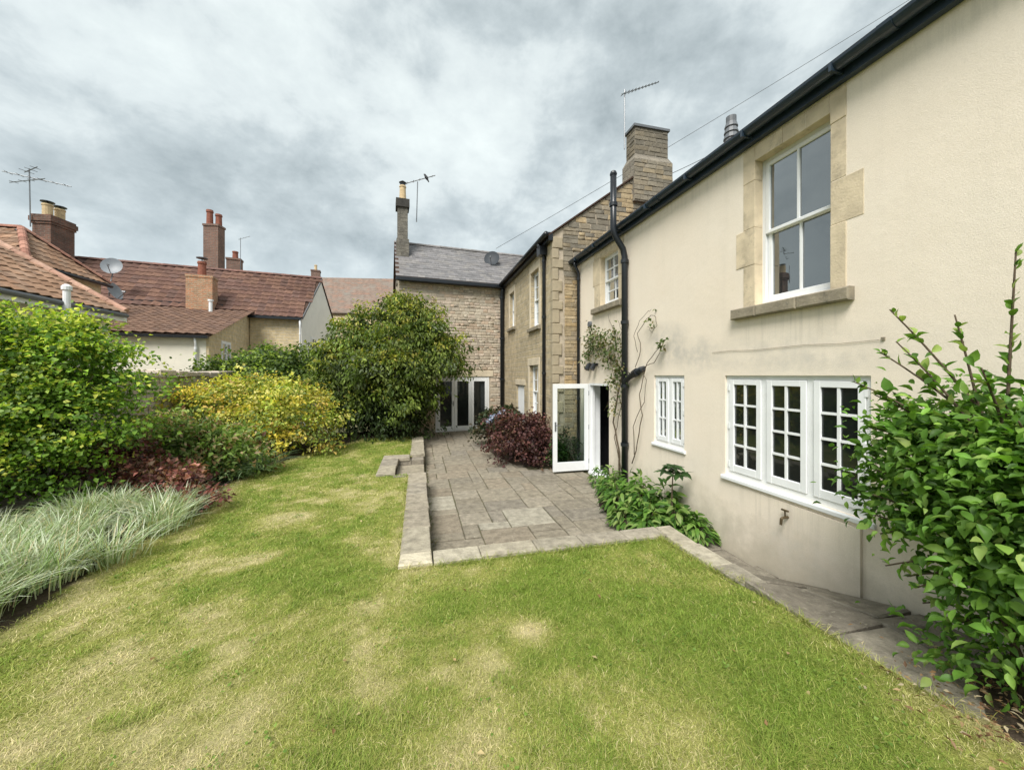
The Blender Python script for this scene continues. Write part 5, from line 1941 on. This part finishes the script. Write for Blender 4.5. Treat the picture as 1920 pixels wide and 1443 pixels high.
# dark evergreen by the slate roofed house
LT = [lob(760, 625, 11.9, 50), lob(690, 660, 11.8, 52), lob(818, 670, 11.7, 42), lob(650, 700, 11.5, 50), lob(735, 700, 11.5, 60), lob(765, 735, 11.5, 44), lob(690, 745, 11.4, 50), lob(632, 665, 11.7, 36), lob(850, 655, 11.7, 26), lob(745, 588, 12.0, 36), lob(795, 596, 12.0, 34), lob(700, 604, 11.9, 34), lob(612, 735, 11.4, 30), lob(805, 622, 11.8, 38), lob(660, 620, 11.8, 36), lob(735, 640, 11.0, 40), lob(700, 700, 10.7, 40), lob(770, 690, 10.8, 36), lob(838, 682, 11.5, 28), lob(655, 745, 10.9, 36), lob(735, 745, 10.7, 36)]
LTc = LT[:3] + LT[3:7]
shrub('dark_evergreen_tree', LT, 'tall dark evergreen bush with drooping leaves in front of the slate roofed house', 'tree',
      [crown(LT, 56000, clump=.13, per=24, size=(.10, .16), asp=.22, pal=((.095, .140, .028), (.140, .195, .036), (.190, .240, .050), (.18, .22, .12), (.055, .084, .022)), w=(4, 4, 3, 1.2, 2), young_lit=(((.34, .36, .06), (.40, .36, .08), (.27, .31, .055)), .8), ymin=.25, droop=.85, zmin=.75, out=.5, seed_n=.2, inner=.16, nb=26, bough=.32, flat=.7, tone=.4),  # upward boughs recoloured yellower, so lit tops are painted into the leaves
       crown([lob(700, 790, 11.2, 50), lob(760, 790, 11.3, 50), lob(650, 780, 11.4, 45)], 6000, clump=.14, per=10, size=(.1, .15), asp=.24, pal=((.03, .05, .015), (.045, .07, .02)), droop=.8, zmin=.35)],  # near-black leaves: the shade beneath the skirt is put into their colour
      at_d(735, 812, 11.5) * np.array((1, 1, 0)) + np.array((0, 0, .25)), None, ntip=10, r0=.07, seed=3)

# ivy and hedge behind the golden shrub, on the boundary wall
LH = [lob(425, 705, 11.2, 38), lob(490, 692, 11.8, 42), lob(550, 700, 12.0, 46), lob(385, 712, 10.9, 26), lob(590, 720, 12.0, 40), lob(520, 720, 11.4, 40)]
shrub('ivy_hedge', LH, 'dense mid green ivy hedge behind the golden shrub', 'hedge',
      [crown(LH, 15000, clump=.13, per=10, size=(.08, .12), asp=.42, pal=((.09, .15, .035), (.14, .21, .045), (.13, .18, .09), (.06, .10, .025)), young_lit=(((.26, .34, .06),), .4), droop=.3, zmin=.5)],
      (-5.0, 12.5, .3), None, ntip=7, r0=.025, seed=4)

# mixed green perennials
LM = [lob(270, 850, 6.6, 48), lob(335, 845, 6.8, 52), lob(400, 850, 6.8, 52), lob(455, 860, 7.0, 40), lob(310, 810, 7.0, 40), lob(240, 880, 6.2, 34), lob(380, 885, 6.3, 34)]
mixp = shrub('border_perennials', LM, 'mixed green and rusty border plants below the golden shrub', 'plant',
      [crown(LM, 9000, clump=.10, per=10, size=(.07, .13), asp=.22, pal=((.21, .31, .075), (.27, .37, .115), (.12, .19, .05), (.48, .31, .17), (.34, .41, .19), (.21, .10, .06)), w=(4, 3, 3, 1.4, 1.4, 1), droop=.1, zmin=.3, upn=.5, inner=.25, young_lit=(((.40, .48, .16), (.52, .38, .22), (.32, .42, .12)), .5))],
      at_d(350, 900, 6.7) * np.array((1, 1, 0)) + np.array((0, 0, .28)), None, ntip=12, r0=.012, seed=5)


def clump_blades(name, label, cat, centres, n, h, w, pal, lean=(.1, .5), bend=(.4, 1.3), spread=.12, seg=4, group=None, mat='grass_blade', jit=.2):
    c = np.array(centres)
    i = RNG.integers(0, len(c), n)
    off = RNG.normal(size=(n, 2)) * spread
    base = c[i].copy(); base[:, :2] += off
    H = RNG.uniform(*h, n) * RNG.uniform(.8, 1.1, n)
    C = palette(pal, n, jit)
    V, T, CC = blades(n, base, H, RNG.uniform(*w, n), RNG.uniform(*lean, n), RNG.uniform(*bend, n), C, seg=seg, lean_dir=np.arctan2(off[:, 1], off[:, 0]) + RNG.normal(0, .7, n))
    t = thing(name, c.mean(axis=0), label, cat, group)
    o = tri_mesh('blade_leaves', V, T, CC, mat, t, smooth=True)
    o.location = -WLOC[t]; WLOC[o] = np.zeros(3)
    o['kind'] = 'stuff'
    return t


st = [at_d(u, v, d) * np.array((1, 1, 0)) + np.array((0, 0, .3)) for u, v, d in ((455, 880, 6.9), (425, 890, 6.6), (480, 870, 7.2))]
clump_blades('strap_leaved_plant', 'arching grey green strap leaves at the lawn edge below the golden shrub', 'plant', st, 260, (.35, .6), (.016, .026), ((.16, .24, .11), (.24, .32, .18), (.10, .17, .06)), spread=.07, bend=(.8, 1.6))

# purple leaved border plants
for k, (lb, lab) in enumerate((([lob(195, 868, 5.6, 38), lob(250, 858, 5.8, 36), lob(225, 885, 5.3, 32)], 'rusty purple foliage plant under the bright green shrub'),
                               ([lob(300, 892, 5.4, 34), lob(345, 912, 5.2, 34), lob(388, 932, 5.1, 28), lob(268, 885, 5.5, 30)], 'low dark purple leaved plant along the lawn edge behind the silver grass'))):
    lb = [(c, (r[0], r[1], r[2] * .8)) for c, r in lb]
    shrub('purple_border_plant', lb, lab, 'plant',
          [crown(lb, 1700, clump=.07, per=8, size=(.05, .09), asp=.4, pal=((.17, .055, .05), (.25, .09, .07), (.37, .18, .14), (.11, .045, .04), (.21, .13, .08)), droop=.1, zmin=.3, inner=.35)],
          np.mean([c for c, r in lb], axis=0) * np.array((1, 1, 0)) + np.array((0, 0, .3)), None, ntip=5, r0=.008, seed=6 + k)

# silver ribbon grass
rc = []
rq = random.Random(9)
while len(rc) < 110:
    x, y = rq.uniform(-5.2, -2.95), rq.uniform(2.3, 6.0)
    if x < float(lawn_left(y)) - (.07 if y > 3.4 else .2) and not (y > 5.2 and x < -4.2):
        rc.append((x, y, .30))
clump_blades('ribbon_grass', 'large clump of silvery green striped grass spilling onto the lawn at left', 'ornamental grass', rc, 22000, (.30, .52), (.007, .013),
             ((.52, .58, .41), (.38, .48, .26), (.66, .69, .54), (.26, .37, .15), (.58, .63, .48), (.43, .52, .34), (.58, .50, .32), (.20, .25, .10)), spread=.10, lean=(-.05, .22), bend=(.15, 1.15), seg=4)

# purple bush on the patio
LP = [lob(985, 822, 9.1, 44), lob(950, 805, 9.7, 34), lob(1012, 845, 8.75, 30), lob(970, 850, 8.9, 34), lob(1000, 795, 9.3, 26), lob(935, 830, 9.6, 24), lob(1030, 820, 9.0, 24)]
shrub('purple_bush', LP, 'deep purple leaved bush on the patio left of the open door', 'shrub',
      [crown(LP, 7000, clump=.08, per=10, size=(.05, .085), asp=.42, pal=((.085, .034, .034), (.125, .055, .048), (.055, .026, .026), (.21, .115, .09), (.11, .07, .045)), w=(4, 3, 3, 1, 1), young_lit=(((.24, .11, .10), (.17, .07, .06)), .3), droop=.25, zmin=.03)],
      np.array((2.5, 8.9, .05)), None, ntip=8, r0=.018, seed=8)

# hydrangea with pale blue heads
LHy = [lob(925, 790, 11.2, 22), lob(950, 782, 11.0, 20), lob(908, 808, 11.0, 18), lob(938, 812, 10.4, 18)]
hyd = shrub('hydrangea', LHy, 'dark hydrangea with a few pale blue flower heads beside the french doors', 'shrub',
      [crown(LHy, 2200, clump=.09, per=9, size=(.08, .13), asp=.42, pal=((.035, .055, .025), (.05, .075, .03), (.07, .06, .035)), droop=.2, zmin=.05)],
      at_d(930, 815, 11.0) * np.array((1, 1, 0)) + np.array((0, 0, .08)), None, ntip=5, r0=.012, seed=10)
for (u, v, d, r) in ((923, 783, 10.85, .11), (929, 781, 10.8, .09), (938, 775, 10.7, .08), (945, 772, 10.7, .07), (917, 790, 10.8, .10)):
    c = at_d(u, v, d)
    n = 70
    dd = nrm(RNG.normal(size=(n, 3)))
    lf = dict(P=c + dd * r * .8, T=np.cross(dd, nrm(RNG.normal(size=(n, 3)))), N=dd, L=np.full(n, .05), W=np.full(n, .022), C=palette(((.45, .50, .68), (.58, .62, .74), (.33, .40, .62)), n), tpl=LEAF_S)
    o = foliage(hyd, lf, 'flower_head', 'petal')
    del o['kind']

# green shrub seen through the glass of the door
LG = [((3.28, 8.0, .40), (.26, .20, .38)), ((3.10, 8.05, .25), (.2, .18, .25))]
shrub('corner_shrub', LG, 'small dark green shrub in the corner behind the open glass door', 'shrub',
      [crown(LG, 1500, clump=.06, per=9, size=(.05, .09), asp=.34, pal=((.04, .09, .025), (.065, .13, .03), (.03, .06, .02)), droop=.2, zmin=.05)],
      np.array((3.25, 8.0, .02)), None, ntip=4, r0=.01, seed=11)


# leafy perennial in the bed under the small casement
def perennial():
    t = thing('leafy_perennial', (3.2, 5.0, .05), 'lush green perennial with long arching leaves in the bed below the small casement', 'plant')
    sets = []
    spots = [(3.05, 4.42, .34, 1.0), (3.35, 4.30, .38, 1.0), (3.15, 4.80, .46, 1.1), (3.45, 4.70, .5, 1.1), (3.0, 5.15, .36, 1.0), (3.36, 5.2, .5, 1.0), (3.14, 5.55, .36, .9), (3.45, 5.6, .42, .9), (3.3, 6.0, .34, .8), (3.5, 6.3, .36, .8), (2.9, 4.35, .22, .9), (3.5, 4.15, .25, .9), (3.42, 6.6, .3, .7), (2.88, 4.75, .26, .9)]
    for x, y, h, sc in spots:
        n = 150
        az = RNG.uniform(0, 2 * np.pi, n); q = np.sqrt(RNG.random(n))
        o = np.stack([np.cos(az), np.sin(az), np.zeros(n)], 1)
        P = np.array((x, y, .05)) + o * (q * .20)[:, None]
        P[:, 2] += h * (1.05 - .85 * q ** 2) * RNG.uniform(.55, 1.1, n)
        T = o * (.35 + q[:, None] * .8) + np.array((0, 0, .35)) - np.array((0, 0, 1)) * (q * .75)[:, None] + RNG.normal(size=(n, 3)) * .22
        N = np.array((0, 0, 1.0)) + o * .25 + RNG.normal(size=(n, 3)) * .2
        L_ = RNG.uniform(.09, .19, n) * sc
        sets.append(dict(P=P, T=T, N=N, L=L_, W=L_ * RNG.uniform(.16, .22, n), C=palette(((.075, .17, .026), (.11, .22, .034), (.19, .31, .07), (.045, .11, .02), (.24, .32, .10)), n, .25), tpl=LEAF_LONG))
        for k in range(5):
            a = RNG.uniform(0, 6.28)
            part('stalk', MB().tube([(x, y, .0), (x + .03 * math.cos(a), y + .03 * math.sin(a), h * .5), (x + .10 * math.cos(a), y + .10 * math.sin(a), h * .9)], [.006, .005, .003], 5), 'bark', t)
    foliage(t, join_leaves(sets), single=300)
    # dark palmate plant on top
    c = at_d(1262, 886, 5.1)
    h = thing('palmate_plant', (c[0], c[1], .1), 'dark green whorled leaves rising above the leafy perennial', 'plant')
    S2 = []
    part('stalk', MB().tube([(c[0], c[1], .1), (c[0] - .02, c[1], .5), (c[0], c[1], c[2] + .04)], [.012, .01, .006], 6), 'bark', h)
    for (dx, dy, dz, n) in ((0, 0, .08, 12), (-.10, .06, .0, 9), (.10, -.03, .0, 9), (0, -.12, -.02, 9), (.03, .1, .02, 8)):
        az = np.linspace(0, 2 * np.pi, n, endpoint=False) + RNG.uniform(0, 1)
        o = np.stack([np.cos(az), np.sin(az), np.full(n, .12)], 1)
        L_ = RNG.uniform(.12, .18, n)
        S2.append(dict(P=np.tile(c + np.array((dx, dy, dz)), (n, 1)), T=o + RNG.normal(size=(n, 3)) * .12, N=np.tile((0, 0, 1.0), (n, 1)) + RNG.normal(size=(n, 3)) * .15, L=L_, W=L_ * .2, C=palette(((.035, .085, .02), (.05, .11, .03), (.03, .06, .02)), n), tpl=LEAF_LONG))
    foliage(h, join_leaves(S2), single=40)


perennial()


# climber on the cream wall
def climber():
    t = thing('wall_climber', WF.P(6.2, 0, .05), 'straggly climbing plant with bare twisting stems on the cream wall by the drainpipe', 'climbing plant')
    rr = random.Random(14)

    def px(lst, o=.05):
        return [at_x(u, v, WX - o - rr.uniform(0, .04)) for u, v in lst]
    paths = [([(1162, 890), (1160, 840), (1150, 790), (1158, 740), (1168, 700), (1150, 670), (1130, 650), (1105, 635), (1096, 640)], .016),
             ([(1165, 880), (1152, 820), (1165, 760), (1150, 700), (1140, 660), (1150, 620), (1140, 590)], .009),
             ([(1186, 870), (1196, 830), (1204, 780), (1198, 740), (1208, 700), (1212, 680), (1228, 662), (1244, 645)], .010),
             ([(1190, 850), (1188, 800), (1207, 755), (1211, 712), (1204, 690)], .007),
             ([(1192, 690), (1202, 655), (1196, 625), (1212, 598), (1226, 590), (1232, 608), (1222, 622), (1214, 612)], .006),
             ([(1196, 660), (1188, 630), (1200, 600), (1216, 584), (1222, 580)], .005),
             ([(1168, 700), (1155, 650), (1166, 620), (1158, 600)], .006),
             ([(1205, 690), (1225, 680), (1238, 662), (1240, 640)], .006),
             ([(1130, 650), (1118, 660), (1108, 655), (1100, 670)], .005),
             ([(1158, 740), (1140, 752), (1132, 770)], .005)]
    for lst, r in paths:
        p = px(lst)
        # smooth by subdividing with a little wander
        q = []
        for a, b in zip(p[:-1], p[1:]):
            for k in range(3):
                q.append(a + (b - a) * k / 3 + np.array((0, rr.uniform(-.02, .02), rr.uniform(-.02, .02))))
        q.append(p[-1])
        part('stem', MB().tube(q, [r * (1 - .6 * k / len(q)) for k in range(len(q))], 6), 'bark', t, smooth=True)
    sets = []
    for (u, v, n, s_) in ((1112, 640, 120, .16), (1135, 655, 120, .15), (1160, 705, 60, .12), (1155, 760, 40, .12), (1105, 650, 70, .10), (1125, 640, 80, .13), (1145, 665, 80, .13), (1160, 690, 60, .10), (1098, 670, 50, .09), (1150, 630, 50, .12), (1240, 645, 26, .05), (1108, 625, 40, .08), (1165, 720, 30, .1), (1160, 650, 40, .1), (1222, 600, 10, .06), (1142, 720, 20, .07)):
        c = at_x(u, v, WX - .09)
        P = c + RNG.normal(size=(n, 3)) * np.array((.04, s_, s_)); P[:, 0] = np.minimum(P[:, 0], WX - .01)
        L_ = RNG.uniform(.05, .09, n)
        sets.append(dict(P=P, T=RNG.normal(size=(n, 3)) + np.array((-.5, 0, -.3)), N=RNG.normal(size=(n, 3)) * .5 + np.array((-.7, 0, .6)), L=L_, W=L_ * .3, C=palette(((.11, .16, .05), (.17, .20, .08), (.22, .19, .09), (.07, .10, .035)), n), tpl=LEAF_S))
    foliage(t, join_leaves(sets))


climber()


# big glossy shrub on the right, close to the camera
def right_shrub():
    base = np.array((3.15, 1.28, .42))
    t = thing('broad_leaved_shrub', base, 'large glossy green broad leaved shrub close by at the right edge', 'shrub')
    lobes = [((3.25, 1.40, 1.60), (.39, .43, .45)), ((3.30, 1.28, 1.14), (.36, .40, .42)), ((3.34, 1.62, 1.30), (.30, .32, .46)), ((3.34, 1.0, 1.45), (.42, .42, .65)), ((3.28, 1.20, .82), (.26, .30, .34)), ((3.16, 1.20, .68), (.30, .32, .26)), ((3.24, 1.62, 1.62), (.28, .26, .26)), ((3.28, 1.66, 1.10), (.22, .22, .25))]
    PAL = ((.105, .220, .032), (.150, .280, .044), (.065, .140, .024), (.22, .36, .07), (.28, .37, .10))
    body = crown(lobes, 21000, clump=.09, per=10, size=(.052, .086), asp=.25, pal=PAL, w=(4, 3, 2.5, 1.2, .6), young_lit=(((.22, .36, .06), (.17, .30, .05), (.28, .40, .10)), .10), droop=.25, out=.8, tpl=LEAF_L, zmin=.45, nb=22, bough=.38, clip=lambda P: P[:, 0] < WX - .02, seed_n=.3)
    sets = [body]
    # sprays that break the outline
    tips = [(1905, 470, 2.05), (1668, 580, 2.4), (1790, 590, 2.2), (1650, 660, 2.4), (1600, 715, 2.5), (1625, 800, 2.5), (1625, 960, 2.45), (1660, 1060, 2.35), (1700, 1080, 2.3), (1730, 1130, 2.3), (1780, 1180, 2.2), (1640, 740, 2.45), (1840, 690, 1.9), (1910, 790, 1.8), (1640, 880, 2.45), (1630, 925, 2.45), (1650, 1000, 2.42), (1680, 640, 2.35), (1720, 1100, 2.2)]
    rr = random.Random(33)
    for k, (u, v, d) in enumerate(tips):
        tip = at_d(u, v, d)
        root = np.array((3.2, 1.35, min(tip[2] - .25, 1.6) if tip[2] > 1.2 else tip[2] + .1)) + np.array((rr.uniform(-.1, .1), rr.uniform(-.1, .1), 0))
        mid = (root + tip) / 2 + np.array((0, 0, .08))
        pts = [root * (1 - s) ** 2 + 2 * mid * s * (1 - s) + tip * s * s for s in np.linspace(0, 1, 8)]
        part('twig', MB().tube(pts, [.010 * (1 - .6 * s) for s in np.linspace(0, 1, 8)], 6), 'bark', t, smooth=True)
        n = int(14 + 12 * np.linalg.norm(tip - root))
        s = RNG.uniform(.25, 1.0, n)
        P = np.array([root * (1 - q) ** 2 + 2 * mid * q * (1 - q) + tip * q * q for q in s])
        dv = nrm(tip - root)
        T = dv * .7 + RNG.normal(size=(n, 3)) * .55 + np.array((0, 0, .1))
        N = np.array((0, 0, 1.0)) + RNG.normal(size=(n, 3)) * .45
        L_ = RNG.uniform(.05, .088, n) * np.where(s > .85, .75, 1)
        sets.append(dict(P=P, T=T, N=N, L=L_, W=L_ * .28, C=palette(PAL, n, .2), tpl=LEAF_L))
    lf = join_leaves(sets)
    k = lf['P'][:, 0] < WX - .03
    for key in ('P', 'T', 'N', 'L', 'W', 'C'):
        lf[key] = lf[key][k]
    foliage(t, lf, single=300)
    stems(t, base, [(3.1, 1.5, 1.7), (3.3, 1.2, 1.8), (3.0, 1.4, 1.2), (3.35, 1.6, 1.6), (3.2, 1.0, 1.6)], .018, seed=7)


right_shrub()


# dead leaves below it, pebbles of moss and weeds in the joints
def litter():
    n = 900
    x = RNG.normal(2.95, .28, n); y = RNG.normal(1.05, .28, n)
    k = (x < WX - .03) & (y > .2) & (x > 2.3)
    x, y = x[k], y[k]; n = len(x)
    z = np.where(x < 2.7, lawn_z(x, y) + .03, .45) + RNG.uniform(0, .03, n)
    lf = dict(P=np.stack([x, y, z], 1), T=RNG.normal(size=(n, 3)) * np.array((1, 1, .25)), N=np.tile((0, 0, 1.0), (n, 1)) + RNG.normal(size=(n, 3)) * .35, L=RNG.uniform(.018, .045, n), W=RNG.uniform(.004, .010, n), C=palette(((.28, .17, .09), (.38, .26, .14), (.16, .09, .05), (.48, .40, .27)), n, .25), tpl=LEAF_S)
    V, T = leaf_arrays(lf['tpl'], lf['P'], lf['T'], lf['N'], lf['L'], lf['W'])
    o = tri_mesh('fallen_leaves', V, T, np.repeat(lf['C'], 5, axis=0), 'leaf')
    tag(o, 'dry brown fallen leaves on the ground under the right shrub', 'leaves', kind='stuff')
    # clover and plantain in the lawn, a few blown leaves
    cs = []
    rr = random.Random(77)
    while len(cs) < 170:
        x0, y0 = rr.uniform(-2.8, 2.6), rr.uniform(.9, 8)
        if on_lawn(np.array([x0]), np.array([y0]))[0]: cs.append((x0, y0, rr.choice((.03, .05, .09)), rr.random()))
    sets = []
    for (x0, y0, r, kind) in cs:
        n = rr.randrange(8, 26)
        off = RNG.normal(size=(n, 2)) * r
        P = np.stack([x0 + off[:, 0], y0 + off[:, 1], lawn_z(x0 + off[:, 0], y0 + off[:, 1]) + RNG.uniform(.008, .03, n)], 1)
        T = np.stack([off[:, 0], off[:, 1], np.full(n, r * .5)], 1) + RNG.normal(size=(n, 3)) * r * .5
        L_ = RNG.uniform(.012, .024, n)
        sets.append(dict(P=P, T=T, N=np.tile((0, 0, 1.0), (n, 1)) + RNG.normal(size=(n, 3)) * .3, L=L_, W=L_ * (.42 if kind < .6 else .2), C=palette(((.17, .27, .045), (.21, .31, .06), (.13, .22, .04)), n), tpl=LEAF_S))
    n = 60
    x1, y1 = RNG.uniform(-2.6, 2.6, n), RNG.uniform(1.0, 7, n)
    k = on_lawn(x1, y1); x1, y1 = x1[k], y1[k]; n = len(x1)
    L_ = RNG.uniform(.02, .045, n)
    sets.append(dict(P=np.stack([x1, y1, lawn_z(x1, y1) + .03], 1), T=RNG.normal(size=(n, 3)) * np.array((1, 1, .3)), N=np.tile((0, 0, 1.0), (n, 1)) + RNG.normal(size=(n, 3)) * .3, L=L_, W=L_ * .3, C=palette(((.42, .30, .15), (.55, .44, .24), (.25, .15, .07)), n), tpl=LEAF_S))
    lf = join_leaves(sets)
    V, T = leaf_arrays(lf['tpl'], lf['P'], lf['T'], lf['N'], lf['L'], lf['W'])
    o = tri_mesh('clover', V, T, np.repeat(lf['C'], 5, axis=0), 'leaf')
    tag(o, 'small clover patches and stray dry leaves dotted through the lawn', 'clover', kind='stuff')
    # weeds and moss along wall foot and joints
    pts = []
    rr = random.Random(6)
    for _ in range(900):
        c = rr.random()
        if c < .45: pts.append((PXL + .02 + abs(rr.gauss(0, .03)), 4.1 + rr.random() * 7, .0))
        elif c < .7: pts.append((rr.uniform(.2, 2.4), PY1 + .02 + abs(rr.gauss(0, .02)), .0))
        else: pts.append((PXL + .01 + rr.randrange(1, 12) * .228 + rr.gauss(0, .008), 9 + rr.random() * 3.5, patio_z(10.5)))
    pts = np.array(pts)
    keep = fbm(pts[:, 0], pts[:, 1], 1.3, 2, 4) > .47
    pts = pts[keep]; m = len(pts)
    V, T, C = blades(m, pts, RNG.uniform(.02, .06, m), RNG.uniform(.006, .012, m), RNG.uniform(.2, .9, m), RNG.uniform(.3, 1.3, m), palette(((.12, .15, .04), (.20, .17, .07), (.09, .12, .03)), m), seg=2)
    o = tri_mesh('weeds', V, T, C, 'grass_blade')
    tag(o, 'small weeds growing in the paving joints along the low wall', 'weeds', kind='stuff')


litter()
